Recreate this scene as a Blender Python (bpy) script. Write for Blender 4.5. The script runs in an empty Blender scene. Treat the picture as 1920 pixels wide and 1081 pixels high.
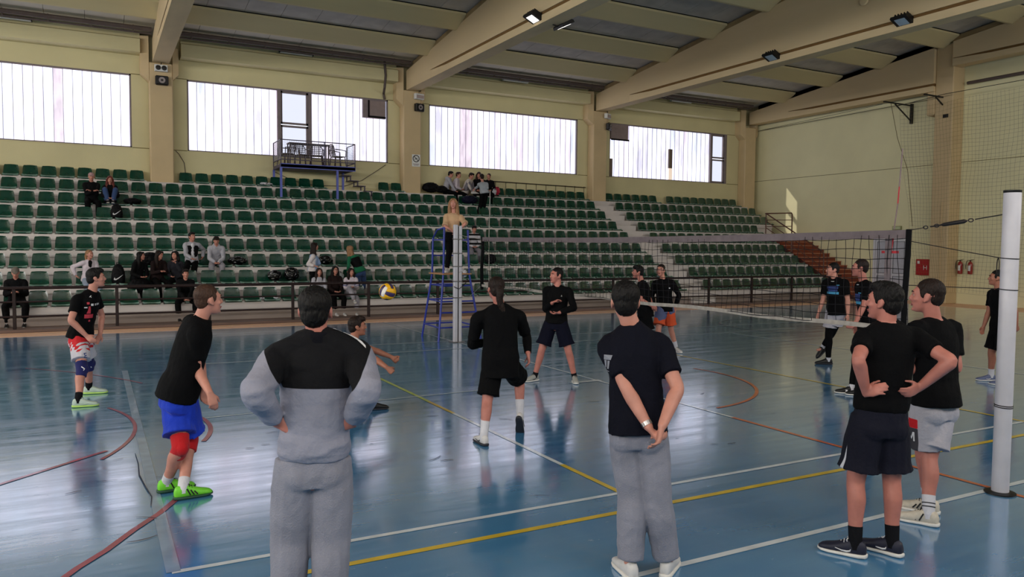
import bpy, bmesh, math, random
from math import sin, cos, pi, radians, sqrt, atan2
from mathutils import Vector, Matrix, noise

random.seed(7)
sc = bpy.context.scene
COL = bpy.data.collections.new('hall')
sc.collection.children.link(COL)
FORGE = bpy.data.collections.new('forge')       # meshes are fused here, away from the rest of the scene
sc.collection.children.link(FORGE)

# ------------------------------------------------------------------ camera
cam_data = bpy.data.cameras.new('camera')
cam_data.sensor_width = 36.0
cam_data.lens = 1445.135 / 1920 * 36.0
cam_data.clip_start = 0.05
cam_data.clip_end = 200
cam = bpy.data.objects.new('camera', cam_data)
COL.objects.link(cam)
YAW, PITCH, ROLL = 0.494607042, -0.0535034708, 0.00811254881
_f = Vector((sin(YAW)*cos(PITCH), cos(YAW)*cos(PITCH), sin(PITCH)))
_r = Vector((cos(YAW), -sin(YAW), 0))
_u = _r.cross(_f)
_r2 = _r*cos(ROLL) + _u*sin(ROLL)
_u2 = -_r*sin(ROLL) + _u*cos(ROLL)
CAM = Vector((0, 0, 2.05))
cam.matrix_world = Matrix(((_r2.x, _u2.x, -_f.x, CAM.x), (_r2.y, _u2.y, -_f.y, CAM.y), (_r2.z, _u2.z, -_f.z, CAM.z), (0, 0, 0, 1)))
sc.camera = cam

# ------------------------------------------------------------------ view, world, daylight
sc.view_settings.view_transform = 'Standard'
sc.view_settings.look = 'None'
sc.view_settings.gamma = 1.0
sc.view_settings.use_curve_mapping = False
sc.view_settings.exposure = 0.0
try:
    sc.cycles.use_denoising = True
    sc.cycles.max_bounces = 6
    sc.cycles.diffuse_bounces = 3
    sc.cycles.glossy_bounces = 3
    sc.cycles.transmission_bounces = 4
    sc.cycles.transparent_max_bounces = 8
    sc.cycles.caustics_reflective = False
    sc.cycles.caustics_refractive = False
    sc.cycles.sample_clamp_indirect = 4.0
except Exception:
    pass

world = bpy.data.worlds.new('overcast sky')
sc.world = world
world.use_nodes = True
bg = world.node_tree.nodes['Background']
bg.inputs[0].default_value = (0.86, 0.88, 1.0, 1)
bg.inputs[1].default_value = 1.35

SUN_DIR = Vector((2.35, -2.6, -2.8)).normalized()
sun_d = bpy.data.lights.new('sun', 'SUN')
sun_d.energy = 3.0
sun_d.angle = radians(0.8)
sun_d.color = (1.0, 0.9, 0.74)
sun = bpy.data.objects.new('sun', sun_d)
COL.objects.link(sun)
sun.location = (20, 40, 30)
sun.rotation_euler = SUN_DIR.to_track_quat('-Z', 'Y').to_euler()

WALLF = -3.2          # the long wall behind the camera; its windows face those above the stand
FRONT_POWER = 365.0
SIDE_POWER = 700.0
for _i, _x in enumerate((-11.2, -2.3, 6.45, 15.25, 24.1)):
    _l = bpy.data.lights.new('daylight_window', 'AREA')
    _l.shape = 'RECTANGLE'
    _l.size = 7.1
    _l.size_y = 2.4
    _l.energy = FRONT_POWER
    _l.color = (1.0, 0.97, 0.95)
    _o = bpy.data.objects.new('daylight_window', _l)
    COL.objects.link(_o)
    _o.location = (_x, WALLF + 0.06, 6.4)
    _o.rotation_euler = (radians(90), 0, 0)     # shines along +Y, into the hall
for _y in (1.5, 9.5, 17.5):      # windows in the far end wall, out of the picture on the left
    _l = bpy.data.lights.new('daylight_window', 'AREA')
    _l.shape = 'RECTANGLE'
    _l.size = 2.4
    _l.size_y = 7.1
    _l.energy = SIDE_POWER
    _l.color = (1.0, 0.97, 0.95)
    _o = bpy.data.objects.new('daylight_window', _l)
    COL.objects.link(_o)
    _o.location = (-15.54, _y, 6.4)
    _o.rotation_euler = (0, radians(-90), 0)    # shines along +X
WIN_EMIT = 2.5

# ------------------------------------------------------------------ helpers
class MB:
    """collects shapes into one mesh"""
    def __init__(self):
        self.v = []; self.f = []; self.mi = []; self.cur = 0
    def add(self, vs, fs):
        n = len(self.v)
        self.v += [tuple(p) for p in vs]
        self.f += [tuple(i + n for i in f) for f in fs]
        self.mi += [self.cur] * len(fs)
        return self
    def mat(self, i):
        self.cur = i; return self
    def box(self, x0, x1, y0, y1, z0, z1):
        return self.add([(x0,y0,z0),(x1,y0,z0),(x1,y1,z0),(x0,y1,z0),(x0,y0,z1),(x1,y0,z1),(x1,y1,z1),(x0,y1,z1)],
                        [(0,3,2,1),(4,5,6,7),(0,1,5,4),(1,2,6,5),(2,3,7,6),(3,0,4,7)])
    def bbox(self, x0, x1, y0, y1, z0, z1, b=0.01):
        """a box with its edges chamfered"""
        b = min(b, (x1-x0)*.45, (y1-y0)*.45, (z1-z0)*.45)
        bm = bmesh.new(); bmesh.ops.create_cube(bm, size=1)
        for v in bm.verts:
            v.co = ((x0+x1)/2+v.co.x*(x1-x0), (y0+y1)/2+v.co.y*(y1-y0), (z0+z1)/2+v.co.z*(z1-z0))
        bmesh.ops.bevel(bm, geom=list(bm.edges), offset=b, segments=1, affect='EDGES')
        return self.bm(bm)
    def bm(self, bm, M=None):
        bm.verts.index_update()
        vs = [((M @ v.co) if M else v.co.copy()) for v in bm.verts]
        fs = [[v.index for v in f.verts] for f in bm.faces]
        bm.free()
        return self.add(vs, fs)
    def tube(self, pts, r, seg=8, r2=None, cap=True, up=None):
        """round or elliptical bar along a polyline; r may be a list"""
        pts = [Vector(p) for p in pts]; n = len(pts)
        rs = r if isinstance(r, (list, tuple)) else [r]*n
        r2s = rs if r2 is None else (r2 if isinstance(r2, (list, tuple)) else [r2]*n)
        vs = []; fs = []
        prev = None
        for i, p in enumerate(pts):
            t = (pts[min(i+1, n-1)] - pts[max(i-1, 0)])
            t = t.normalized() if t.length > 1e-9 else Vector((0,0,1))
            if prev is None:
                a = Vector(up) if up is not None else (Vector((0,0,1)) if abs(t.z) < .9 else Vector((1,0,0)))
            else:
                a = prev
            a = (a - t*a.dot(t))
            a = a.normalized() if a.length > 1e-6 else t.orthogonal().normalized()
            prev = a; b = t.cross(a)
            for k in range(seg):
                th = 2*pi*k/seg
                vs.append(p + a*cos(th)*rs[i] + b*sin(th)*r2s[i])
        for i in range(n-1):
            for k in range(seg):
                k2 = (k+1) % seg
                fs.append((i*seg+k, i*seg+k2, (i+1)*seg+k2, (i+1)*seg+k))
        if cap:
            fs.append(tuple(range(seg-1, -1, -1)))
            fs.append(tuple((n-1)*seg+k for k in range(seg)))
        return self.add(vs, fs)
    def bar(self, p, q, w, h=None, up=(0,0,1)):
        """square bar from p to q"""
        h = h or w
        p = Vector(p); q = Vector(q); t = (q-p).normalized()
        a = Vector(up); a = a - t*a.dot(t)
        a = a.normalized() if a.length > 1e-6 else t.orthogonal().normalized()
        b = t.cross(a)
        vs = [c + a*sa*h/2 + b*sb*w/2 for c in (p, q) for sa, sb in ((-1,-1),(1,-1),(1,1),(-1,1))]
        return self.add(vs, [(0,1,2,3),(7,6,5,4),(0,4,5,1),(1,5,6,2),(2,6,7,3),(3,7,4,0)])
    def prism(self, prof, axis, a0, a1):
        """extrude a 2-D outline; axis x: prof=(y,z), y: (x,z), z: (x,y)"""
        n = len(prof)
        def P(u, w, a):
            return (a,u,w) if axis == 'x' else ((u,a,w) if axis == 'y' else (u,w,a))
        vs = [P(u,w,a0) for u,w in prof] + [P(u,w,a1) for u,w in prof]
        fs = [tuple(range(n-1,-1,-1)), tuple(range(n, 2*n))]
        fs += [(i, (i+1)%n, n+(i+1)%n, n+i) for i in range(n)]
        return self.add(vs, fs)
    def lathe(self, prof, seg=16, c=(0,0,0), M=None):
        """prof: list of (r, z) from bottom to top"""
        vs = []; fs = []; n = len(prof)
        for r, z in prof:
            for k in range(seg):
                th = 2*pi*k/seg
                p = Vector((r*cos(th), r*sin(th), z))
                vs.append((M @ p if M else p) + Vector(c))
        for i in range(n-1):
            for k in range(seg):
                k2 = (k+1) % seg
                fs.append((i*seg+k, i*seg+k2, (i+1)*seg+k2, (i+1)*seg+k))
        fs.append(tuple(range(seg-1,-1,-1))); fs.append(tuple((n-1)*seg+k for k in range(seg)))
        return self.add(vs, fs)
    def ball(self, c, r, seg=14, rings=9, M=None):
        c = Vector(c); rx, ry, rz = r if isinstance(r, (tuple, list)) else (r, r, r)
        vs = []; fs = []
        for i in range(rings+1):
            ph = pi*i/rings
            for k in range(seg):
                th = 2*pi*k/seg
                p = Vector((rx*sin(ph)*cos(th), ry*sin(ph)*sin(th), -rz*cos(ph)))
                vs.append(c + (M @ p if M else p))
        for i in range(rings):
            for k in range(seg):
                k2 = (k+1) % seg
                fs.append((i*seg+k, i*seg+k2, (i+1)*seg+k2, (i+1)*seg+k))
        return self.add(vs, fs)
    def mesh(self, name, mats, smooth=None):
        me = bpy.data.meshes.new(name)
        me.from_pydata([tuple(v) for v in self.v], [], self.f)
        for m in (mats if isinstance(mats, (list, tuple)) else [mats]):
            me.materials.append(m)
        if any(self.mi):
            me.polygons.foreach_set('material_index', self.mi)
        bm = bmesh.new(); bm.from_mesh(me)
        bmesh.ops.remove_doubles(bm, verts=bm.verts, dist=1e-6)
        bmesh.ops.recalc_face_normals(bm, faces=bm.faces)
        bm.to_mesh(me); bm.free()
        if smooth is not None:
            shade(me, smooth)
        me.update()
        return me
    def obj(self, name, mats, parent=None, smooth=None):
        return link(name, self.mesh(name, mats, smooth), parent)

def shade(me, angle):
    """smooth shading, edges sharper than the angle (degrees) kept hard"""
    me.polygons.foreach_set('use_smooth', [True]*len(me.polygons))
    if angle >= 180: return
    bm = bmesh.new(); bm.from_mesh(me)
    lim = radians(angle)
    for e in bm.edges:
        if len(e.link_faces) == 2 and e.calc_face_angle(0) > lim:
            e.smooth = False
    bm.to_mesh(me); bm.free()

def link(name, data, parent=None):
    o = bpy.data.objects.new(name, data)
    COL.objects.link(o)
    if parent is not None: o.parent = parent
    return o

def tag(o, label=None, cat=None, group=None, kind=None):
    if label: o['label'] = label
    if cat: o['category'] = cat
    if group: o['group'] = group
    if kind: o['kind'] = kind
    return o

def thing(name, loc, rz=0, label=None, cat=None, group=None):
    o = link(name, None)
    o.location = loc; o.rotation_euler = (0, 0, rz)
    return tag(o, label, cat, group)

def copy_tree(o, parent=None):
    c = o.copy(); COL.objects.link(c)
    if parent is not None: c.parent = parent
    for ch in o.children: copy_tree(ch, c)
    return c

# ------------------------------------------------------------------ materials
def srgb(r, g, b):
    def f(c):
        c /= 255.0
        return c/12.92 if c <= 0.04045 else ((c+0.055)/1.055)**2.4
    return (f(r), f(g), f(b), 1)

MATS = {}
def M_(name, rgb, rough=0.6, spec=0.5, metal=0.0, var=0.08, scale=6.0, bump=0.0, bscale=60.0, stretch=(1,1,1), coat=0.0, sheen=0.0, var2=None, detail=4):
    """principled material whose colour wanders a little with noise"""
    if name in MATS: return MATS[name]
    m = bpy.data.materials.new(name); m.use_nodes = True
    nt = m.node_tree; N = nt.nodes; L = nt.links
    b = N['Principled BSDF']
    b.inputs['Roughness'].default_value = rough
    b.inputs['Specular IOR Level'].default_value = spec
    b.inputs['Metallic'].default_value = metal
    if coat: b.inputs['Coat Weight'].default_value = coat
    if sheen:
        b.inputs['Sheen Weight'].default_value = sheen
    tc = N.new('ShaderNodeTexCoord'); mp = N.new('ShaderNodeMapping')
    mp.inputs['Scale'].default_value = stretch
    L.new(tc.outputs['Object'], mp.inputs['Vector'])
    nz = N.new('ShaderNodeTexNoise'); nz.inputs['Scale'].default_value = scale; nz.inputs['Detail'].default_value = detail
    L.new(mp.outputs['Vector'], nz.inputs['Vector'])
    rp = N.new('ShaderNodeValToRGB')
    c = srgb(*rgb)
    rp.color_ramp.elements[0].position = 0.3; rp.color_ramp.elements[1].position = 0.7
    if var2:
        c2 = srgb(*var2)
        rp.color_ramp.elements[0].color = c2; rp.color_ramp.elements[1].color = c
    else:
        rp.color_ramp.elements[0].color = tuple(max(0, x*(1-var)) for x in c[:3]) + (1,)
        rp.color_ramp.elements[1].color = tuple(min(1, x*(1+var)) for x in c[:3]) + (1,)
    L.new(nz.outputs['Fac'], rp.inputs['Fac'])
    L.new(rp.outputs['Color'], b.inputs['Base Color'])
    if bump:
        n2 = N.new('ShaderNodeTexNoise'); n2.inputs['Scale'].default_value = bscale; n2.inputs['Detail'].default_value = 3
        L.new(mp.outputs['Vector'], n2.inputs['Vector'])
        bp = N.new('ShaderNodeBump'); bp.inputs['Strength'].default_value = bump; bp.inputs['Distance'].default_value = 0.02
        L.new(n2.outputs['Fac'], bp.inputs['Height']); L.new(bp.outputs['Normal'], b.inputs['Normal'])
    MATS[name] = m
    return m

def emit_mat(name, rgb, strength, var=0.0, scale=3.0, stretch=(1,1,1), lo=None):
    if name in MATS: return MATS[name]
    m = bpy.data.materials.new(name); m.use_nodes = True
    nt = m.node_tree; N = nt.nodes; L = nt.links
    b = N['Principled BSDF']
    b.inputs['Base Color'].default_value = (.6,.62,.65,1)
    b.inputs['Roughness'].default_value = 0.25
    b.inputs['Emission Strength'].default_value = strength
    c = srgb(*rgb)
    tc = N.new('ShaderNodeTexCoord'); mp = N.new('ShaderNodeMapping'); mp.inputs['Scale'].default_value = stretch
    L.new(tc.outputs['Object'], mp.inputs['Vector'])
    nz = N.new('ShaderNodeTexNoise'); nz.inputs['Scale'].default_value = scale; nz.inputs['Detail'].default_value = 2
    L.new(mp.outputs['Vector'], nz.inputs['Vector'])
    rp = N.new('ShaderNodeValToRGB')
    rp.color_ramp.elements[0].position = .32; rp.color_ramp.elements[1].position = .68
    rp.color_ramp.elements[0].color = srgb(*lo) if lo else tuple(x*(1-var) for x in c[:3])+(1,)
    rp.color_ramp.elements[1].color = c
    L.new(nz.outputs['Fac'], rp.inputs['Fac'])
    L.new(rp.outputs['Color'], b.inputs['Emission Color'])
    MATS[name] = m
    return m

wall_m   = M_('cream wall paint', (216, 206, 162), .75, .25, var=.05, scale=.8, bump=.08, bscale=25)
endwall_m = M_('pale yellow wall paint', (234, 228, 186), .7, .25, var=.05, scale=.7, bump=.1, bscale=18)
pillar_m = M_('tan pillar paint', (208, 184, 144), .7, .25, var=.06, scale=1.2, bump=.06)
beam_m   = M_('tan beam paint', (214, 192, 152), .75, .2, var=.07, scale=.9, stretch=(1,.25,1), bump=.06)
beamlow_m = M_('chalky beam flange', (214, 192, 152), .8, .2, var=.08, scale=2.5, stretch=(1,.3,1))
purlin_m = M_('cream purlin paint', (214, 200, 156), .75, .2, var=.05, scale=1.2, stretch=(.2,1,1))
roof_m   = M_('grey roof panel', (196, 190, 180), .8, .2, var=.12, scale=2)
roofl_m  = M_('pale eave panel', (205, 198, 180), .8, .2, var=.06, scale=2)
dark_m   = M_('dark gap', (22, 20, 19), .9, .1)
pipe_m   = M_('brown grey pipe', (92, 80, 76), .6, .3)
conc_m   = M_('stand concrete', (212, 204, 200), .75, .3, var=.12, scale=1.6, stretch=(.35,1,1), bump=.12, bscale=30)
conc2_m  = M_('worn stand concrete', (150, 136, 128), .8, .3, var=.18, scale=2.2, stretch=(.3,1,1), bump=.12)
frame_m  = M_('mauve grey window frame', (128, 116, 118), .5, .4)
rail_m   = M_('dark brown rail paint', (34, 18, 18), .45, .3, var=.15)
white_m  = M_('white plastic', (225, 225, 222), .4, .5, var=.03)
black_m  = M_('black plastic', (16, 16, 18), .45, .4)
metal_m  = M_('bare steel', (120, 118, 116), .35, .5, metal=.8)
# ------------------------------------------------------------------ the hall
X0, X1, Y1 = -15.6, 29.45, 28.89
WZ0, WZ1 = 5.27, 7.70                       # window sill and head
PIL = [-15.5, -6.75, 2.0, 10.88, 19.7]       # pillar centres along the window wall
SLOPE = 0.112
def roof_z(y): return 9.05 + (28.3 - max(y, 2*13.0 - y)) * SLOPE      # underside of the panels, ridge at y = 13

# floor: blue lacquered court
def floor_material():
    m = bpy.data.materials.new('blue court lacquer'); m.use_nodes = True
    nt = m.node_tree; N = nt.nodes; L = nt.links; b = N['Principled BSDF']
    tc = N.new('ShaderNodeTexCoord')
    def noise(scale, stretch, detail=5, rough=.6):
        mp = N.new('ShaderNodeMapping'); mp.inputs['Scale'].default_value = stretch
        L.new(tc.outputs['Object'], mp.inputs['Vector'])
        n = N.new('ShaderNodeTexNoise'); n.inputs['Scale'].default_value = scale
        n.inputs['Detail'].default_value = detail; n.inputs['Roughness'].default_value = rough
        L.new(mp.outputs['Vector'], n.inputs['Vector'])
        return n.outputs['Fac']
    def ramp(src, p0, c0, p1, c1):
        r = N.new('ShaderNodeValToRGB'); e = r.color_ramp.elements
        e[0].position = p0; e[0].color = c0; e[1].position = p1; e[1].color = c1
        L.new(src, r.inputs['Fac']); return r.outputs['Color']
    def mix(fac, a, c):
        x = N.new('ShaderNodeMix'); x.data_type = 'RGBA'
        if isinstance(fac, float): x.inputs['Factor'].default_value = fac
        else: L.new(fac, x.inputs['Factor'])
        for s, v in (('A', a), ('B', c)):
            inp = [i for i in x.inputs if i.name == s and i.type == 'RGBA'][0]
            if isinstance(v, tuple): inp.default_value = v
            else: L.new(v, inp)
        return [o for o in x.outputs if o.type == 'RGBA'][0]
    base = ramp(noise(.55, (1,1,1), 4), .3, srgb(56, 118, 168), .72, srgb(86, 146, 188))
    streak = noise(2.2, (.22, 2.4, 1), 6, .7)
    base = mix(ramp(streak, .5, (0,0,0,1), .8, (.32,.32,.32,1)), base, srgb(98, 148, 184))
    worn = noise(1.1, (1, 1, 1), 6, .65)
    base = mix(ramp(worn, .58, (0,0,0,1), .74, (.3,.3,.3,1)), base, srgb(120, 130, 140))
    scuff = noise(7.0, (.5, 1.6, 1), 8, .75)
    base = mix(ramp(scuff, .655, (0,0,0,1), .69, (.5,.5,.5,1)), base, srgb(20, 28, 38))
    L.new(base, b.inputs['Base Color'])
    r1 = ramp(streak, .35, (.10,.10,.10,1), .75, (.24,.24,.24,1))
    r2 = mix(ramp(scuff, .64, (0,0,0,1), .70, (1,1,1,1)), r1, (.6,.6,.6,1))
    L.new(r2, b.inputs['Roughness'])
    b.inputs['Specular IOR Level'].default_value = .5
    b.inputs['Coat Weight'].default_value = 1.0
    b.inputs['Coat IOR'].default_value = 2.7
    L.new(r2, b.inputs['Coat Roughness'])
    bp = N.new('ShaderNodeBump'); bp.inputs['Strength'].default_value = .05; bp.inputs['Distance'].default_value = .02
    L.new(noise(3.2, (.4, 1.2, 1), 4), bp.inputs['Height'])
    L.new(bp.outputs['Normal'], b.inputs['Normal']); L.new(bp.outputs['Normal'], b.inputs['Coat Normal'])
    return m
floor_m = floor_material()
floor = MB().box(X0, X1, WALLF, Y1, -.2, 0).obj('floor', floor_m); tag(floor, kind='structure')
border_m = M_('orange wood-toned border lacquer', (236, 186, 150), .45, .4, var=.08, scale=2, stretch=(.3,2,1))
MB().box(X0, X1-.01, 19.9, 20.75, 0, .004).box(27.5, X1-.01, WALLF+.01, 19.9, 0, .004).obj('border_strip', border_m, floor)
kerb_m = M_('dark stand kerb', (112, 92, 84), .6, .3, var=.18, scale=3, stretch=(.3,1,1))
MB().bbox(X0, 26.9, 20.75, 21.9, 0, .07, .015).obj('kerb', kerb_m, floor)
pale_m = M_('pale border line', (214, 180, 150), .3, .4, coat=.5)
MB().box(X0, 27.5, 20.34, 20.42, .004, .007).obj('line_marking', pale_m, floor)

paint_w = M_('white line paint', (205, 212, 216), .35, .5, var=.12, scale=5, coat=.6)
paint_y = M_('yellow line paint', (206, 174, 40), .35, .5, var=.14, scale=5, coat=.6)
paint_yg = M_('lime line paint', (178, 190, 70), .35, .5, var=.14, scale=5, coat=.6)
paint_o = M_('orange line paint', (196, 96, 52), .35, .5, var=.18, scale=5, coat=.6)
paint_r = M_('red line paint', (150, 58, 80), .35, .5, var=.2, scale=5, coat=.6)
paint_b = M_('worn dark line paint', (70, 70, 92), .4, .5, var=.2, scale=5, coat=.6)
LZ = [0]
def line(pts, w, m, z=.003):
    """a painted stripe on the floor"""
    pts = [Vector((p[0], p[1], 0)) for p in pts]; n = len(pts); vs = []; fs = []
    LZ[0] += 1; z = .0025 + .00012*LZ[0]
    for i, p in enumerate(pts):
        t = (pts[min(i+1,n-1)] - pts[max(i-1,0)]).normalized(); s = Vector((-t.y, t.x, 0))*w/2
        vs += [p+s+Vector((0,0,z)), p-s+Vector((0,0,z))]
    for i in range(n-1): fs.append((2*i, 2*i+1, 2*i+3, 2*i+2))
    return MB().add(vs, fs).obj('line_marking', m, floor)
def arc(c, r, a0, a1, w, m, n=28, z=.003):
    return line([(c[0]+r*cos(radians(a0+(a1-a0)*i/n)), c[1]+r*sin(radians(a0+(a1-a0)*i/n))) for i in range(n+1)], w, m, z)
line([(.38, 5.16), (27.4, 5.16)], .05, paint_w)
line([(-6, 4.78), (27.4, 4.78)], .06, paint_y, .0035)
line([(-3, 3.79), (27.4, 3.79)], .055, paint_w)
line([(.39, 5.16), (.37, 13.9)], .085, M_('worn pale line paint', (128, 150, 174), .35, .5, var=.2, scale=5, coat=.6))
line([(3.84, 4.78), (3.84, 6.1)], .055, paint_y, .004)
line([(3.84, 6.1), (3.84, 8.6)], .05, paint_w, .004)  # glare on the yellow attack line, painted in as a white length
line([(3.84, 8.6), (3.84, 9.4)], .05, paint_y, .004)
line([(3.84, 9.4), (3.84, 14.1)], .055, paint_yg, .004)
line([(9.82, 4.78), (9.82, 14.1)], .055, paint_y, .004)
line([(6.79, 3.5), (6.79, 6.9)], .055, paint_o, .005)
line([(6.79, 6.9), (6.79, 19.9)], .045, paint_w, .005)
line([(1.2, 14.1), (16, 14.1)], .05, paint_w, .0036)
line([(1.2, 15.35), (20, 15.35)], .04, paint_w)
line([(1.0, 9.66), (4.9, 9.85)], .035, paint_w)
line([(6.3, 9.79), (6.85, 9.79)], .12, paint_w, .0055)
line([(13.6, 5.2), (13.6, 13.9)], .045, paint_w)
arc((6.82, 9.6), 2.2, -85, 12, .05, paint_o)
arc((16.6, 14.6), 2.0, 75, 215, .05, paint_b)
arc((-2.6, 9.6), 2.95, -28, 24, .04, paint_r)
arc((-6.2, 9.5), 7.4, 24, 46, .035, paint_r)
line([(-.9, 4.2), (-.5, 4.85), (-.14, 5.5), (.02, 5.73), (.2, 6.06), (.39, 6.36), (.58, 6.75)], .05, paint_r, .0042)
line([(-.9, 7.6), (-.25, 8.24), (-.05, 8.44), (.06, 8.54)], .045, paint_r)
arc((-1.0, 9.3), 2.1, -22, 22, .05, paint_r)

scuff_m = M_('dark rubber scuff', (64, 68, 82), .8, .2, var=.3, scale=20)
def scuff(pts, w):
    LZ[0] += 1; n = len(pts); vs = []; fs = []
    for i, p in enumerate(pts):
        a = Vector(pts[max(0,i-1)]+(0,)); b2 = Vector(pts[min(n-1,i+1)]+(0,)); t = (b2-a).normalized(); s = Vector((-t.y,t.x,0))*w*(.25+.75*sin(pi*(i+.5)/n))
        vs += [Vector(p+(0,))+s+VZ0*.006, Vector(p+(0,))-s+VZ0*.006]
    for i in range(n-1): fs.append((2*i,2*i+1,2*i+3,2*i+2))
    MB().add(vs, fs).obj('scuff_mark', scuff_m, floor)
VZ0 = Vector((0,0,1))
scuff([(.30,8.3),(.31,7.9),(.30,7.5),(.33,7.1),(.36,6.8),(.34,6.55)], .006)
scuff([(-1.3,7.2),(-1.2,6.9),(-1.22,6.6),(-1.32,6.35)], .006)
rs_ = random.Random(11)
for i in range(46):
    x = rs_.uniform(-1.8, 1.6) if i < 26 else rs_.uniform(1.6, 7.5); y = rs_.uniform(5.4, 8.6); a = rs_.uniform(-.5,.5); L = rs_.uniform(.05,.22); k = rs_.uniform(-.4,.4)
    scuff([(x+L*t*cos(a+k*t), y+L*t*sin(a+k*t)) for t in (0,.33,.66,1.0)], rs_.uniform(.003,.009))
# window wall, one panel of masonry with four openings in view
wins = [(-15.0, -7.6), (-6.1, 1.12), (2.84, 10.06), (11.76, 18.82), (20.54, 27.62)]
wb = MB()
edges = [X0] + [e for w in wins for e in w] + [X1]
for i in range(0, len(edges), 2): wb.box(edges[i], edges[i+1], Y1, Y1+.3, WZ0, WZ1)
wb.box(X0, X1+.3, Y1, Y1+.3, -.2, WZ0).box(X0, X1+.3, Y1, Y1+.3, WZ1, 11)
wall_back = wb.obj('wall_back', wall_m); tag(wall_back, kind='structure')
wall_right = MB().box(X1, X1+.3, WALLF, Y1, -.2, 11.5).obj('wall_right', endwall_m); tag(wall_right, kind='structure')
wall_left = MB().box(X0-.3, X0, WALLF, Y1, -.2, 11.5).obj('wall_left', endwall_m); tag(wall_left, kind='structure')
wall_front = MB().box(X0, X1, WALLF-.3, WALLF, -.2, 11.5).obj('wall_front', wall_m); tag(wall_front, kind='structure')
# windows opposite: frames round the daylight
for _x in (-11.2, -2.3, 6.45, 15.25, 24.1):
    f = MB()
    for a, b2, c, d in ((_x-3.65,_x-3.55,5.1,7.7),(_x+3.55,_x+3.65,5.1,7.7),(_x-3.55,_x+3.55,5.1,5.2),(_x-3.55,_x+3.55,7.6,7.7)):
        f.box(a, b2, WALLF, WALLF+.1, c, d)
    f.obj('window_frame', frame_m, wall_front)

for _y in (1.5, 9.5, 17.5):
    f = MB()
    for a, b2, c, d in ((_y-3.65,_y-3.55,5.1,7.7),(_y+3.55,_y+3.65,5.1,7.7),(_y-3.55,_y+3.55,5.1,5.2),(_y-3.55,_y+3.55,7.6,7.7)): f.box(X0, X0+.08, a, b2, c, d)
    f.obj('window_frame', frame_m, wall_left)
# horizontal joints in the masonry
joint_m = M_('wall joint shadow gap', (120, 108, 66), .9, .1)
jm = MB()
for a, b2 in zip(edges[0::2], edges[1::2]):
    jm.box(a, b2, Y1-.004, Y1+.01, WZ0-.012, WZ0+.012); jm.box(a, b2, Y1-.004, Y1+.01, WZ1-.01, WZ1+.012)
jm.obj('wall_joint', joint_m, wall_back)
MB().box(X1-.004, X1+.01, 3, Y1, 5.45, 5.47).obj('wall_joint', joint_m, wall_right)

# pillars with a corbel at the beam seat
def pillar(xc):
    p = MB()
    p.bbox(xc-.36, xc+.36, 28.42, Y1, 0, 8.06, .03)
    p.add([(xc-.36,28.42,7.45),(xc-.36,Y1,7.45),(xc-.62,28.5,7.7),(xc-.62,Y1,7.7),(xc-.62,28.5,8.9),(xc-.62,Y1,8.9),(xc-.36,28.42,8.9),(xc-.36,Y1,8.9)],
          [(0,2,3,1),(2,4,5,3),(4,6,7,5),(0,6,4,2),(1,3,5,7),(0,1,7,6)])
    p.add([(xc+.36,28.42,7.55),(xc+.36,Y1,7.55),(xc+.55,28.5,7.75),(xc+.55,Y1,7.75),(xc+.55,28.5,8.6),(xc+.55,Y1,8.6),(xc+.36,28.42,8.6),(xc+.36,Y1,8.6)],
          [(2,0,1,3),(4,2,3,5),(6,4,5,7),(6,0,2,4),(3,1,7,5),(1,0,6,7)])
    return p.obj('pillar', pillar_m, wall_back)
for x in PIL: pillar(x)
pillar(28.75)
# eave beam along each bay
for a, b2 in zip(PIL, PIL[1:] + [28.5]):
    MB().prism([(28.3,8.32),(28.3,8.74),(28.36,8.78),(28.5,8.80),(28.5,9.02),(Y1,8.98),(Y1,8.32)], 'x', a+.62, b2-.62).obj('eave_beam', wall_m, wall_back)
    MB().tube([(a+.3,27.8,8.96),(b2-.3,27.8,8.96)], .075, 10).tube([(a+.3,27.95,8.86),(b2-.3,27.95,8.86)], .03, 6).obj('eave_pipe', pipe_m, wall_back)
    hk = MB()
    for i in range(7):
        x = a + .9 + i*1.17
        hk.box(x-.015, x+.015, 27.78, 27.82, 8.8, 9.04)
    hk.obj('pipe_bracket', pipe_m, wall_back)

# ceiling: roof panels, purlins, beams
ceiling = MB().prism([(WALLF-.3, roof_z(WALLF)+.14), (13, roof_z(13)+.14), (Y1+.3, roof_z(Y1)+.14), (Y1+.3, roof_z(Y1)+.4), (13, roof_z(13)+.4), (WALLF-.3, roof_z(WALLF)+.4)], 'x', X0-.3, X1+.3).obj('ceiling', dark_m)
tag(ceiling, kind='structure')
bays = list(zip(PIL, PIL[1:] + [29.4]))
for a, b2 in bays:
    n = 8; w = (b2-a)/n
    for i in range(n):
        xa, xb = a+i*w+.006, a+(i+1)*w-.006
        for y0, y1, m in ((13.03, 26.35, roof_m), (26.37, 28.88, roofl_m)):
            MB().prism([(y0,roof_z(y0)),(y1,roof_z(y1)),(y1,roof_z(y1)+.12),(y0,roof_z(y0)+.12)], 'x', xa, xb).obj('roof_panel', m, ceiling)
for a, b2 in bays:           # the near slope, behind and above the camera
    MB().prism([(WALLF,roof_z(WALLF)),(12.97,roof_z(12.97)),(12.97,roof_z(12.97)+.12),(WALLF,roof_z(WALLF)+.12)], 'x', a, b2).obj('roof_panel', roof_m, ceiling)
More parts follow.
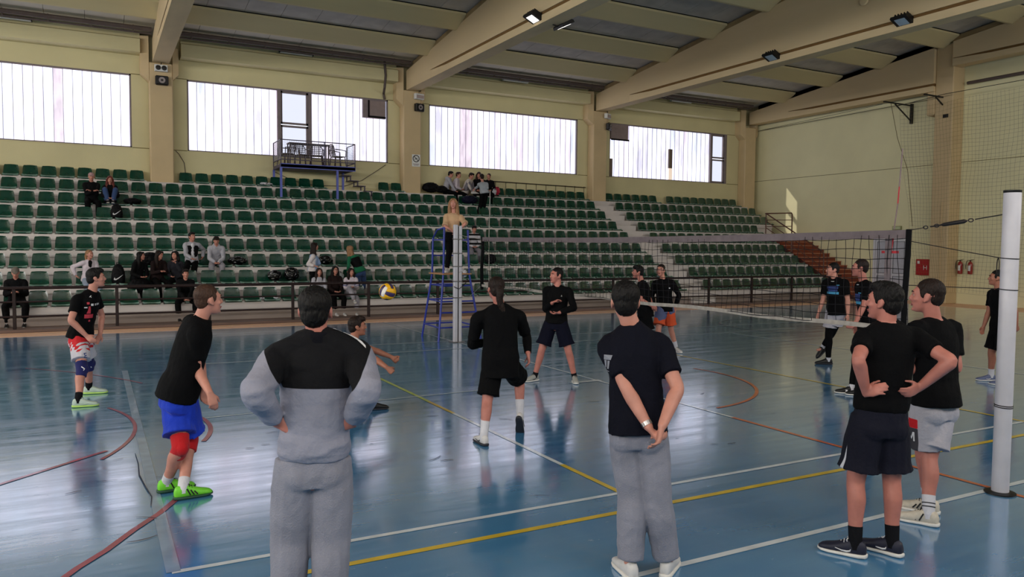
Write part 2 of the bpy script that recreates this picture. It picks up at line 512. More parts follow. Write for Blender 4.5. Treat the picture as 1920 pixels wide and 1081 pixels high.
def purlin(yb, a, b2):
    zb = 8.92 + (26.3-yb)*SLOPE
    zt = roof_z(yb-.66)-.03
    prof = [(yb-.05,zb),(yb+.05,zb),(yb+.12,zb+.06),(yb+.12,roof_z(yb+.12)-.02),(yb-.66,zt),(yb-.66,zt-.07),(yb-.60,zt-.10)]
    MB().prism(prof, 'x', a, b2).obj('purlin', purlin_m, ceiling)
    MB().prism([(yb-.67,zt),(yb-.64,zt),(yb-.64,zt+.035),(yb-.67,zt+.035)], 'x', a, b2).obj('purlin_gap', dark_m, ceiling)
for a, b2 in bays:
    for k in range(6): purlin(26.3 - 2.56*k, a+.2, b2-.2)
def beam(xc, ys, half=.25, zb=8.06, solid=26.0):
    """tapered girder: solid end block, then a web over a bottom flange with a groove between"""
    def top(y): return 8.80 + (28.3 - max(y, 26-y))*SLOPE
    g = MB()
    def block(y0, y1, xl, xr, z0, z1f):
        A = [(xl,y0,z0),(xr,y0,z0),(xr,y0,z1f(y0)),(xl,y0,z1f(y0))]; B = [(xl,y1,z0),(xr,y1,z0),(xr,y1,z1f(y1)),(xl,y1,z1f(y1))]
        g.add(A+B, [(0,1,2,3),(7,6,5,4),(0,4,5,1),(1,5,6,2),(2,6,7,3),(3,7,4,0)])
    if ys[0] > solid:
        block(ys[0], solid, xc-half, xc+half, zb, top); ys = [solid] + list(ys[1:])
    for y0, y1 in zip(ys, ys[1:]): block(y0, y1, xc-half, xc+half, zb+.30, top)
    o = g.obj('roof_beam', beam_m, ceiling)
    y0, y1 = ys[0], ys[-1]
    MB().prism([(y0,zb),(y0,zb+.28),(y0-1.4,zb+.21),(y1,zb+.21),(y1,zb)], 'x', xc-half, xc+half).obj('beam_flange', beamlow_m, o)
    MB().box(xc-half+.035, xc+half-.035, y1, y0-.01, zb+.2, zb+.31).obj('beam_groove', M_('groove brown', (120, 92, 56), .9, .1), o)
    up = [y for y in (27.9, 26.0) if y > y1] + [y for y in ys[1:]]
    for a0, a1 in zip(up, up[1:]):
        MB().prism([(a0,top(a0)),(a1,top(a1)),(a1,top(a1)+.2),(a0,top(a0)+.2)], 'x', xc-half+.06, xc+half-.06).obj('beam_upstand', M_('stained beam top', (160, 138, 100), .85, .1, var=.25, scale=1.5), o)
    return o
for x in PIL: beam(x, [28.42, 13.0, WALLF])
# the end frame: two girder lengths carried by columns against the end wall
beam(28.87, [28.42, 18.87], .25, 8.2)
beam(28.87, [18.14, 13.0, 6.0, WALLF], .25, 9.02, 40)
MB().bbox(28.75, X1, 18.15, 18.87, 0, 10.2, .03).obj('pillar', pillar_m, wall_right)
MB().bbox(28.72, X1, 18.87, 19.2, 7.3, 8.95, .05).obj('pillar_corbel', pillar_m, wall_right)
MB().tube([(29.3,8,8.42),(29.3,17.95,8.42)], .06, 8).obj('wall_pipe', pipe_m, wall_right)
MB().tube([(28.73,18.42,3.9),(28.73,18.42,.95)], .02, 6).bbox(28.70,28.75,18.37,18.47,.85,.97,.01).obj('wall_pipe', pillar_m, wall_right)

# windows
glass_a = emit_mat('lit channel glass', (204, 202, 218), WIN_EMIT, lo=(144, 142, 159), scale=1.3, stretch=(2.5,1,.5))
glass_b = emit_mat('lit channel glass, pinkish', (206, 196, 212), WIN_EMIT, lo=(150, 141, 157), scale=1.2, stretch=(2.5,1,.5))
glass_c = emit_mat('lit channel glass, bluish', (196, 200, 220), WIN_EMIT, lo=(139, 143, 161), scale=1.2, stretch=(2.5,1,.5))
glass_d = emit_mat('stained channel glass', (170, 158, 170), WIN_EMIT*.92, lo=(138, 126, 140), scale=2.5, stretch=(2.5,1,.8))
clear_m = bpy.data.materials.new('clear window glass'); clear_m.use_nodes = True
_n = clear_m.node_tree; _b = _n.nodes['Principled BSDF']; _t = _n.nodes.new('ShaderNodeBsdfTransparent'); _mx = _n.nodes.new('ShaderNodeMixShader')
_t.inputs['Color'].default_value = (.93,.94,.97,1)
_b.inputs['Roughness'].default_value = .05; _b.inputs['Base Color'].default_value = (.5,.52,.55,1)
_mx.inputs[0].default_value = .9
_n.links.new(_b.outputs[0], _mx.inputs[1]); _n.links.new(_t.outputs[0], _mx.inputs[2]); _n.links.new(_mx.outputs[0], _n.nodes['Material Output'].inputs['Surface'])
rib_m = M_('glass rib edge', (214, 214, 228), .4, .4)
board_m = M_('mauve board', (146, 130, 128), .7, .3)
def rib_mat(): return rib_m
pane_me = {}
def pane(xa, xb, z0, z1, m, parent):
    y = Y1 + .12
    # U-profile glass: flat face with its two flanges turned outwards
    MB().prism([(xa,y),(xa+.012,y-.02),(xb-.012,y-.02),(xb,y),(xb,y+.05),(xb-.012,y+.05),(xb-.012,y+.012),(xa+.012,y+.012),(xa+.012,y+.05),(xa,y+.05)], 'z', z0, z1).obj('glass_pane', m, parent)
for wi, (a, b2) in enumerate(wins[1:]):
    w = link('window_%d' % (wi+1), None); tag(w, kind='structure')
    fr = MB()
    yf0, yf1 = Y1+.03, Y1+.2
    fr.box(a, a+.05, yf0, yf1, WZ0, WZ1).box(b2-.05, b2, yf0, yf1, WZ0, WZ1).box(a, b2, yf0, yf1, WZ0, WZ0+.04).box(a, b2, yf0, yf1, WZ1-.05, WZ1)
    fr.obj('window_frame', frame_m, w)
    MB().box(a-.02, b2+.02, Y1-.02, Y1+.28, WZ0-.03, WZ0).obj('window_sill', wall_m, w)
    spans = [(a+.05, b2-.05)]
    def sash(xa, xb, zs, parent=w, gl=clear_m):
        """an opening light: mullions, a rail and clear panes"""
        for x in (xa, xb): MB().box(x-.06, x+.06, Y1+.0, Y1+.2, WZ0, WZ1).obj('mullion', frame_m, parent)
        s = MB()
        for z0, z1 in zs:
            s.box(xa+.06, xa+.13, Y1+.06, Y1+.14, z0, z1).box(xb-.13, xb-.06, Y1+.06, Y1+.14, z0, z1)
            s.box(xa+.06, xb-.06, Y1+.06, Y1+.14, z0, z0+.07).box(xa+.06, xb-.06, Y1+.06, Y1+.14, z1-.07, z1)
        s.obj('sash', frame_m, parent)
        for z0, z1 in zs: MB().box(xa+.13, xb-.13, Y1+.095, Y1+.105, z0+.07, z1-.07).obj('window_pane', gl, parent)
    if wi == 1:
        sash(5.93, 7.05, [(WZ0+.04, 6.43), (6.47, WZ1-.05)])
        spans = [(a+.05, 5.87), (7.11, b2-.05)]
        # a boarded hatch in the top corner
        MB().box(9.05, 9.95, Y1-.02, Y1+.1, 6.95, WZ1-.05).obj('hatch_frame', frame_m, w)
        MB().box(9.32, 9.92, Y1-.05, Y1-.02, 7.05, WZ1-.1).obj('hatch_board', board_m, w)
        MB().box(9.25, 9.3, Y1-.04, Y1-.02, 7.0, WZ1-.08).box(9.25, 9.95, Y1-.04, Y1-.02, 6.97, 7.03).obj('hatch_edge', dark_m, w)
    if wi == 3:
        sash(26.62, 27.56, [(WZ0+.04, 6.45), (6.5, WZ1-.05)])
        spans = [(a+.05, 26.56)]
        MB().box(20.59, 21.55, Y1-.03, Y1+.1, 6.98, WZ1-.05).obj('hatch_board', board_m, w)
        MB().box(20.59, 21.6, Y1-.05, Y1-.03, 6.93, 7.0).obj('hatch_edge', dark_m, w)
        MB().box(20.56, 20.72, Y1+.0, Y1+.1, WZ0+.04, 6.1).obj('dark_pane', M_('dark patched pane', (120, 104, 92), .5), w)
        MB().box(24.0, 24.2, Y1+.02, Y1+.1, 5.85, 6.75).obj('dark_pane', MATS['dark patched pane'], w)
        MB().box(24.0, 24.2, Y1+.02, Y1+.1, WZ0+.04, 5.85).obj('peach_pane', emit_mat('peach patched pane', (240, 214, 190), .8), w)
    for sa, sb in spans:
        n = max(1, round((sb-sa)/.27)); pw = (sb-sa)/n
        for i in range(n):
            xa = sa + i*pw
            h = random.random()
            m = glass_a if h < .5 else (glass_b if h < .72 else glass_c)
            if wi == 0 and -1.1 < xa+.1 < -.75: m = glass_d
            if wi == 2 and 13.1 < xa < 13.6: m = glass_d
            pane(xa+.004, xa+pw-.004, WZ0+.04, WZ1-.05, m, w)
            if i: MB().box(xa-.010, xa+.010, Y1+.085, Y1+.16, WZ0+.04, WZ1-.05).obj('pane_joint', rib_m, w)
w = link('window_5', None); tag(w, kind='structure')
MB().box(-15.0, -7.6, Y1+.1, Y1+.12, WZ0, WZ1).obj('glass_pane', glass_a, w)
# ------------------------------------------------------------------ the stand
T0, RISE, YF, TREAD = .50, .452, 21.80, .81
def tz(k): return T0 + RISE*(k-1)            # tread height of row k (1 is the lowest)
def ty(k): return YF + TREAD*(k-1)           # front edge of row k
stand = link('stand_floor', None); tag(stand, kind='structure')
def step(k, a, b2):
    z = tz(k); y = ty(k)
    zb = tz(k-1) if k > 1 else .02
    yb = Y1 if k == 9 else ty(k+1)+.02
    MB().prism([(y+.035, zb), (yb, zb), (yb, z), (y, z), (y, z-.17), (y+.035, z-.18)], 'x', a, b2).obj('concrete_step', conc_m, stand)
for k in range(1, 10):
    ends = 28.5 if k >= 7 else 27.25
    step(k, -7, 19.02); step(k, 20.12, ends)
for k in range(1, 10):                        # aisle between the two blocks, two steps to a row
    z = tz(k); zb = tz(k-1) if k > 1 else .02
    yb = Y1 if k == 9 else ty(k+1)+.02
    y = ty(k)
    MB().prism([(y-.36, zb-.05), (yb, zb-.05), (yb, z), (y+.03, z), (y+.03, z-RISE/2), (y-.36, z-RISE/2)], 'x', 19.02, 20.12).obj('aisle_step', conc_m, stand)
MB().bbox(-7, 27.25, 21.55, 21.86, .02, .27, .02).obj('concrete_plinth', conc2_m, stand)

# seats
seat_m = M_('green seat plastic', (5, 60, 43), .22, .6, var=.14, scale=7, coat=.35)
bolt_m = M_('pale seat bracket', (188, 184, 180), .5, .4)
def seat_mesh():
    prof = [(0.00,-.045,.40),(-.005,-.012,.415),(.012,.004,.42),(.06,.0,.425),(.16,-.014,.43),(.26,-.010,.43),(.325,.018,.425),(.358,.07,.42),(.375,.15,.415),(.39,.23,.40),(.402,.288,.378),(.41,.322,.345),(.413,.337,.285)]
    nx = 10; vs = []; fs = []; mi = []
    for s in (0, 1):
        for i, (y, z, w) in enumerate(prof):
            y0, z0, _ = prof[max(0,i-1)]; y1, z1, _ = prof[min(len(prof)-1,i+1)]
            t = Vector((0, y1-y0, z1-z0)).normalized(); nrm = Vector((0, -t.z, t.y))
            for j in range(nx+1):
                u = j/nx*2-1
                lift = .022*abs(u)**3 * (1 if 1 < i < len(prof)-1 else .3)
                p = Vector((u*w/2, y, z)) + nrm*(lift - s*.016)
                if i == len(prof)-1: p.z -= .012*abs(u)**2
                vs.append(p)
    n = len(prof)*(nx+1)
    for i in range(len(prof)-1):
        for j in range(nx):
            a = i*(nx+1)+j
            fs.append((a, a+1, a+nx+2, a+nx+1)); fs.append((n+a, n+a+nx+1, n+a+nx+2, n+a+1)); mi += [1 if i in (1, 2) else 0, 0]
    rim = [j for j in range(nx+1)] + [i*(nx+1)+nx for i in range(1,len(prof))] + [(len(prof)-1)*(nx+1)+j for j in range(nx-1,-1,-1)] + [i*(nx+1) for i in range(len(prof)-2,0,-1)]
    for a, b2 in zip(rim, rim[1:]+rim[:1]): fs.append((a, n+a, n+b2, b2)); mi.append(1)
    m = MB().add(vs, fs); m.mi = mi
    return m
smb = seat_mesh()
edge_m = M_('pale seat edge highlight', (120, 150, 136), .3, .5, var=.15, scale=12)  # window light catching seat lips and rims, put in as pale colour
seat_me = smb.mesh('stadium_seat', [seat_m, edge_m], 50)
br = MB().box(-.16, .16, .06, .30, -.055, -.02).mesh('seat_bracket', black_m)
bk = MB().bbox(.2, .275, .005, .06, -.06, -.02, .006).mesh('mounting_block', bolt_m)
PITCH_X = .503
spots = []
def ordinal(n):
    w = ['','first','second','third','fourth','fifth','sixth','seventh','eighth','ninth','tenth','eleventh','twelfth','thirteenth','fourteenth','fifteenth','sixteenth','seventeenth','eighteenth','nineteenth']
    if n < 20: return w[n]
    tens = {2:'twenty',3:'thirty',4:'forty',5:'fifty'}; tt = {2:'twentieth',3:'thirtieth',4:'fortieth',5:'fiftieth'}
    return tt[n//10] if n % 10 == 0 else tens[n//10] + '-' + w[n%10]
for k in range(1, 10):
    n = 0
    for i in range(44):
        x = 18.84 - PITCH_X*i
        if x < -2.95: break
        n += 1
        if k == 9 and (1.45 < x < 2.35 or 7.75 < x < 9.35 or 10.5 < x < 14.75): continue
        spots.append((x, k, 'left', n))
    n = 0
    nr = {9:16, 8:17, 7:17, 6:14, 5:14, 4:14, 3:14, 2:14, 1:14}[k]
    for i in range(nr):
        x = 20.36 + .5*i
        n += 1
        if k == 9 and i == 6: continue
        spots.append((x, k, 'right', n))
spots.sort(key=lambda s: (Vector((s[0], ty(s[1]), tz(s[1]))) - CAM).length)
ROWN = {1:'bottom row', 2:'second row up', 3:'third row up', 4:'fourth row up', 5:'fifth row up', 6:'sixth row up', 7:'seventh row up', 8:'eighth row up', 9:'top row'}
proto = None; rest = MB()
for idx, (x, k, side, n) in enumerate(spots):
    loc = Vector((x, ty(k)+.01, tz(k)+.055))
    if idx < 300:
        if proto is None:
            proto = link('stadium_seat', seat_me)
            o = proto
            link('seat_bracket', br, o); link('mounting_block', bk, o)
        else:
            o = copy_tree(proto)
        o.location = loc
        o.rotation_euler = (0, 0, random.uniform(-.025, .025))
        tag(o, 'green plastic stadium seat, %s, %s from the aisle in the %s block' % (ROWN[k], ordinal(n), side), 'seat', 'green seats on the concrete stand')
    else:
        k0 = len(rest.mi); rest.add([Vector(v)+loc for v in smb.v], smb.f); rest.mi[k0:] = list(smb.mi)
        rest.box(loc.x+.2, loc.x+.275, loc.y+.005, loc.y+.06, loc.z-.06, loc.z-.02)
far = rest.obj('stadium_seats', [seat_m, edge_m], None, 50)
tag(far, 'remaining green plastic stadium seats on the far rows of the stand', 'seat', 'green seats on the concrete stand', 'stuff')

# front rail of the stand
rail = thing('stand_rail', (0,0,0), 0, 'long dark brown tubular railing in front of the green seats', 'railing')
YR = 20.95
MB().tube([(-6, YR, 1.02), (26.3, YR, 1.02)], .036, 10).obj('top_rail', rail_m, rail, 60)
MB().tube([(-6, YR, .70), (26.3, YR, .70)], .022, 8).obj('mid_rail', rail_m, rail, 60)
MB().tube([(-6, YR, .36), (26.3, YR, .36)], .022, 8).obj('low_rail', rail_m, rail, 60)
for i in range(-2, 14):
    x = -1.68 + 2.1*i
    if x > 26.5: break
    MB().bbox(x-.035, x+.035, YR-.035, YR+.035, .07, 1.0, .006).obj('post', rail_m, rail)
# ------------------------------------------------------------------ net, posts, referee stand
post_w = M_('chipped white post paint', (192, 189, 196), .4, .5, var=.07, scale=5, bump=.05)
wire_m = M_('dark steel wire', (40, 36, 38), .5, .4, metal=.4)
XN = 6.78
post = thing('volleyball_post', (6.72, 3.70, 0), 0, 'tall white round steel volleyball post beside the two men on the right', 'post')
MB().lathe([(.066,0),(.066,2.53),(.060,2.545),(.056,2.545),(.056,2.4),(.0,2.4)], 28).obj('pole', post_w, post, 50)
MB().lathe([(.064,2.535),(.068,2.54),(.068,2.556),(.058,2.556),(.056,2.42),(0,2.42)], 28).obj('top_collar', black_m, post, 50)
MB().lathe([(.12,0),(.12,.012),(.07,.02)], 24).obj('floor_plate', black_m, post, 50)
for z in (.74, .755, 1.99, 1.73): MB().tube([(.068*cos(a*pi/10), .068*sin(a*pi/10), z+.004*sin(a*pi/10)) for a in range(21)], .004, 5).obj('wire_wrap', wire_m, post)
post2 = thing('volleyball_post', (6.81, 15.09, 0), 0, 'white steel volleyball post standing in front of the blue referee stand', 'post')
MB().bbox(-.095,-.005,-.04,.04,0,2.52,.012).obj('pole', post_w, post2)
MB().bbox(.02,.09,-.04,.04,0,2.5,.012).obj('pole', post_w, post2)
MB().box(-.005,.02,-.02,.02,.02,2.48).obj('slot', black_m, post2)
MB().bbox(-.16,.14,-.12,.12,0,.015,.004).obj('floor_plate', metal_m, post2)
for z in (.95, 1.3, 1.62, 1.9, 2.2): MB().bbox(-.105,.1,-.05,.05,z,z+.02,.004).obj('clamp', metal_m, post2)
MB().tube([(-.11,-.05,1.2),(0,-.07,1.15),(.12,-.05,1.22),(.2,0,1.28),(.1,.06,1.18),(-.1,.05,1.2)], .008, 5).obj('cord_wrap', wire_m, post2)

netting_m = M_('black net cord', (26, 24, 28), .8, .2)
tape_m = M_('grey net top tape', (112, 101, 104), .8, .2, var=.14, scale=9, bump=.1)
band_m = M_('dirty white net band', (160, 153, 145), .85, .2, var=.2, scale=14, bump=.2)
red_m = M_('red rod paint', (168, 30, 44), .5, .4)
net = thing('volleyball_net', (XN, 0, 0), 0, 'volleyball net with grey top tape stretched across the court between two white posts', 'net')
YA, YB = 4.66, 13.82
def nz(y): return 2.20 - .035*sin(pi*(y-YA)/(YB-YA))
g = MB()
def nx(y, z): return .02*sin(y*2.1+z*3) + .012*sin(y*7.3)
ny = 92
for i in range(ny+1):
    y = YA + (YB-YA)*i/ny
    g.tube([(nx(y,z), y + .012*sin(z*9+i*1.7), z) for z in [1.29 + (nz(y)-1.29)*k/7 for k in range(8)]], .0034, 4, cap=False)
for k in range(10):
    pts = []
    for i in range(0, ny+1, 2):
        y = YA + (YB-YA)*i/ny
        pts.append((nx(y, 1.3+.1*k), y, 1.29 + (nz(y)-1.29)*k/9.4 + .008*sin(i*.9+k)))
    g.tube(pts, .0034, 4, cap=False)
o = g.obj('net_mesh', netting_m, net); o['kind'] = 'stuff'
def band(z0f, z1f, th, m, name, n=40):
    g = MB(); vs = []; fs = []
    for i in range(n+1):
        y = YA + (YB-YA)*i/n; x = nx(y, 2.2)*.6
        for dx, z in ((-th, z0f(y)), (th, z0f(y)), (th, z1f(y)), (-th, z1f(y))): vs.append((x+dx, y, z))
    for i in range(n):
        for a in range(4):
            b2 = (a+1) % 4
            fs.append((i*4+a, i*4+b2, i*4+4+b2, i*4+4+a))
    fs += [(0,1,2,3), (n*4+3,n*4+2,n*4+1,n*4)]
    g.add(vs, fs); return g.obj(name, m, net)
band(lambda y: nz(y)-.035, lambda y: nz(y)+.045, .006, tape_m, 'top_tape')
band(lambda y: 1.265+.012*sin(y*2.7), lambda y: 1.31+.012*sin(y*2.7), .008, band_m, 'bottom_tape')
for y in (YA, YB):
    MB().tube([(0,y,2.25),(.01,y+.01,2.0),(-.01,y+.015,1.6),(.0,y+.02,1.2)], .035, 10, r2=.02).obj('side_band', M_('black band webbing', (14,14,16), .9, .1), net, 60)
MB().box(-.01,.01,4.84,4.9,1.25,2.24).obj('side_tape', tape_m, net)
MB().tube([(.02,4.77,3.02),(.02,4.79,2.66)], .006, 6).tube([(.02,4.80,2.5),(.02,4.83,2.25)], .006, 6).tube([(.02,4.865,1.95),(.02,4.90,1.28)], .007, 6).obj('antenna', M_('antenna grey', (120,100,100), .5), net)
MB().tube([(.02,4.79,2.66),(.02,4.80,2.5)], .006, 6).tube([(.02,4.84,2.19),(.02,4.862,2.02)], .013, 6).box(.01,.03,4.78,4.95,2.02,2.045).obj('antenna_band', red_m, net)
# head cable with its turnbuckle, and guy wires to the post
MB().tube([(0,YA,2.24),(-.01,4.5,2.262)], .004, 5).tube([(-.03,4.02,2.325),(-.05,3.76,2.36)], .005, 5).obj('head_cable', wire_m, net)
tb = MB().tube([(-.012,4.44,2.27),(-.02,4.34,2.282)], .007, 6)
for c in ((-.008,4.49,2.264),(-.015,4.38,2.277),(-.028,4.06,2.318)):
    tb.tube([(c[0], c[1]+.022*cos(a*pi/6), c[2]+.014*sin(a*pi/6)) for a in range(13)], .005, 5)
tb.tube([(-.017,4.34,2.283),(-.019,4.31,2.286),(-.026,4.12,2.31),(-.028,4.09,2.314)], [.006,.017,.019,.006], 8)
tb.obj('turnbuckle', wire_m, net, 50)
MB().tube([(0,YA,2.14),(-.02,4.2,2.06),(-.05,3.77,1.99)], .004, 5).tube([(0,YA,1.72),(-.05,3.77,1.73)], .004, 5).obj('guy_wire', wire_m, net)
MB().tube([(-.05+.018*cos(a*pi/8), 3.80+.02*cos(a*pi/8), 1.92+.07*sin(a*pi/8)) for a in range(17)], .004, 5).obj('carabiner', wire_m, net)
MB().tube([(0,YB,2.2),(.02,14.5,2.25),(.03,15.02,2.3)], .004, 5).tube([(0,YB,1.3),(.02,14.5,1.0),(.03,15.02,.95)], .004, 5).tube([(0,YB,1.75),(.03,15.02,1.5)], .004, 5).obj('guy_wire', band_m, net)
MB().tube([(.35,14.2,3.2),(.33,14.2,2.2),(.34,14.2,1.1)], .008, 5).obj('antenna', band_m, net)

# referee stand
blue_m = M_('blue stand paint', (36, 52, 150), .4, .5, var=.12, scale=9)
wood_m = M_('worn plywood deck', (176, 128, 90), .6, .3, var=.15, scale=4, stretch=(1,6,1))
rs = thing('referee_stand', (0,0,0), 0, 'blue tubular steel referee stand with a plywood deck behind the white post', 'stand')
T = 1.44
legs = {'a': ((6.44,15.25,0),(6.62,15.42,T),(6.64,15.42,2.46)), 'b': ((6.52,16.40,0),(6.64,16.1,T),(6.66,16.1,2.24)),
        'c': ((7.46,15.25,0),(7.24,15.42,T),(7.20,15.42,2.42)), 'd': ((7.5,16.40,0),(7.24,16.1,T),(7.2,16.1,2.24))}
for L in legs.values(): MB().tube(L, .024, 8).obj('leg', blue_m, rs, 60)
def on(leg, z):
    a, b2, _ = legs[leg]; t = z/T
    return tuple(a[i]+(b2[i]-a[i])*t for i in range(3))
for z in (.30,):
    for p, q in (('a','b'),('a','c'),('b','d'),('c','d')): MB().tube([on(p,z), on(q,z)], .018, 8).obj('crossbar', blue_m, rs, 60)
for z in (.62, .86, 1.2): MB().tube([on('a',z), on('c',z)], .018, 8).obj('rung', blue_m, rs, 60)
for z in (.86, 1.2): MB().tube([on('b',z), on('d',z)], .018, 8).tube([on('a',z), on('b',z)], .014, 8).obj('crossbar', blue_m, rs, 60)
for p, q, z in (('a','b',2.2),('c','d',2.2),('b','d',2.2),('b','d',1.85)):
    a = legs[p][2]; b2 = legs[q][2]
    MB().tube([(a[0],a[1],z),(b2[0],b2[1],z)], .016, 8).obj('guard_bar', blue_m, rs, 60)
MB().tube([legs['a'][2], (6.64,15.8,2.42), (6.66,16.1,2.24)], .018, 8).obj('armrest', blue_m, rs, 60)
MB().bbox(6.58,7.28,15.38,16.16,T,T+.03,.006).obj('deck', wood_m, rs)

# volleyball in flight
ball_y = M_('yellow ball panel', (232, 172, 20), .45, .4, var=.05, scale=20)
ball_b = M_('violet blue ball panel', (58, 44, 84), .45, .4)
ball_w = M_('white ball panel', (232, 224, 216), .45, .4)
vb = thing('volleyball', (3.15, 9.07, 1.49), 0, 'yellow volleyball with dark violet stripes and a white panel flying over the court', 'ball')
vb.rotation_euler = (.35, .25, .25)
for s in range(6):      # six panel groups of three strips, like a real ball
    ax = [Vector((1,0,0)),Vector((-1,0,0)),Vector((0,1,0)),Vector((0,-1,0)),Vector((0,0,1)),Vector((0,0,-1))][s]
    u = [Vector((0,1,0)),Vector((0,1,0)),Vector((0,0,1)),Vector((0,0,1)),Vector((1,0,0)),Vector((1,0,0))][s]
    v = ax.cross(u)
    for k in range(3):
        vs = []; fs = []; nn = 6
        for i in range(nn+1):
            for j in range(nn*2+1):
                a = -1 + 2*(k+.015 + i/nn*.97)/3; b2 = -.992 + 1.984*j/(nn*2)
                d = (ax + u*math.tan(a*pi/4) + v*math.tan(b2*pi/4)).normalized()
                e = (i in (0, nn)) or (j in (0, nn*2))
                vs.append(d*(.105 - (.0035 if e else 0)))
        for i in range(nn):
            for j in range(nn*2):
                q = i*(nn*2+1)+j; fs.append((q, q+1, q+nn*2+2, q+nn*2+1))
        MB().add(vs, fs).obj('panel', ball_b if k == 1 else (ball_w if s in (1,) and k == 0 else ball_y), vb, 180)
MB().ball((0,0,0), .1015, 20, 12).obj('bladder', black_m, vb, 180)

# ------------------------------------------------------------------ scorers' balcony above the top row
bal_m = M_('balcony blue paint', (92, 102, 188), .45, .4, var=.12, scale=6)
bald_m = M_('balcony dark steel', (70, 62, 84), .5, .4)
mesh_m = M_('galvanised mesh', (150, 146, 156), .5, .5, metal=.3)
bx0, bx1, by0, by1, bz = 5.68, 8.34, 27.5, 28.80, 4.88
bal = thing('balcony', (0,0,0), 0, 'small blue steel scorer balcony on legs below the second window', 'balcony')
MB().bbox(bx0,bx1,by0,by1,bz-.12,bz,.01).obj('deck', bald_m, bal)
for x, y, zb in ((5.70,by0+.03,tz(8)),(7.68,by0+.03,tz(8)),(5.70,by1-.05,tz(9)),(8.16,by1-.3,tz(9))):
    MB().box(x-.035,x+.035,y-.035,y+.035,zb,bz-.12).obj('leg', bal_m, bal)
MB().box(bx0,bx1,by0,by0+.02,bz-.14,bz+.02).obj('fascia', bal_m, bal)
for x, y in ((bx0,by0),(7.2,by0),(bx1-.03,by0),(bx0,by1-.03),(bx1-.03,by1-.3)): MB().box(x,x+.03,y,y+.03,bz,bz+.84).obj('rail_post', bald_m, bal)
for z in (.82, .14):
    MB().box(bx0,bx1,by0,by0+.03,bz+z,bz+z+.03).box(bx0,bx0+.03,by0,by1,bz+z,bz+z+.03).box(bx1-.03,bx1,by0,by1-.3,bz+z,bz+z+.03).obj('hand_rail', bald_m, bal)
def wire_panel(x0, x1, y0, y1, z0, z1, nh, nv, r=.004):
    g = MB()
    for i in range(nh+1):
        z = z0+(z1-z0)*i/nh; g.bar((x0,y0,z),(x1,y1,z), r)
    for i in range(nv+1):
        t = i/nv; g.bar((x0+(x1-x0)*t, y0+(y1-y0)*t, z0),(x0+(x1-x0)*t, y0+(y1-y0)*t, z1), r)
    return g
o = wire_panel(bx0+.015,bx0+.015,by0,by1,bz+.15,bz+.82,16,10,.008).obj('wire_mesh', mesh_m, bal); o['kind']='stuff'
o = wire_panel(bx0,bx1,by0+.015,by0+.015,bz+.15,bz+.82,9,34).obj('wire_mesh', mesh_m, bal); o['kind']='stuff'
o = wire_panel(bx1-.015,bx1-.015,by0,by1-.3,bz+.15,bz+.82,12,12,.006).obj('wire_mesh', mesh_m, bal); o['kind']='stuff'
for i in range(4):
    x = 8.10+.27*i; z = bz-.22-.18*i
    MB().bbox(x-.05,x+.3,by1-.62,by1-.1,z-.03,z,.006).box(x+.24,x+.28,by1-.62,by1-.58,z-.2,z-.03).box(x+.24,x+.28,by1-.14,by1-.1,z-.2,z-.03).obj('tread', bald_m, bal)
chair_m = M_('dark brown plastic', (58, 40, 46), .4, .5)
def plastic_chair(x, y, rz, label):
    c = thing('plastic_chair', (x,y,bz), rz, label, 'chair', 'plastic chairs on the balcony')
    g = MB().bbox(-.21,.21,-.2,.2,.40,.43,.012); g.obj('seat', chair_m, c)
    for sx in (-1,1):
        for sy in (-1,1): MB().bar((sx*.19,sy*.18,.41),(sx*.235,sy*.23,0),.045,.03).obj('leg', chair_m, c)
        MB().tube([(sx*.235,-.2,.40),(sx*.25,-.2,.62),(sx*.25,.0,.65),(sx*.23,.22,.66)], .018, 6).obj('armrest', chair_m, c, 60)
    g = MB().tube([(-.2,.2,.43),(-.22,.26,.7),(-.15,.28,.82),(0,.29,.84),(.15,.28,.82),(.22,.26,.7),(.2,.2,.43)], .02, 6)
    for x2 in (-.12,-.06,0,.06,.12): g.bar((x2,.2,.43),(x2*1.1,.28,.81),.028,.012)
    for z in (.55,.62,.69,.76): g.bar((-.19,.235+(z-.5)*.12,z),(.19,.235+(z-.5)*.12,z),.012,.018)
    g.obj('backrest', chair_m, c, 60)
for x, y, rz, l in ((6.03,28.2,-1.2,'dark plastic armchair at the left end of the balcony, half behind its mesh'),(6.62,28.25,.25,'dark plastic armchair with slatted back, left of the table middle on the balcony'),
                    (7.12,28.25,-.2,'dark plastic armchair with slatted back near the right table leg on the balcony'),(7.86,28.1,1.75,'dark plastic armchair turned sideways at the right end of the balcony')):
    plastic_chair(x, y, rz, l)
tb = thing('balcony_table', (6.72,27.85,bz), 0, 'narrow dark table behind the front rail of the balcony', 'table')
MB().bbox(-.72,.72,-.22,.22,.74,.78,.008).obj('tabletop', chair_m, tb)
for sx in (-1,1):
    for sy in (-1,1): MB().box(sx*.68-.02,sx*.68+.02,sy*.18-.02,sy*.18+.02,0,.74).obj('leg', chair_m, tb)

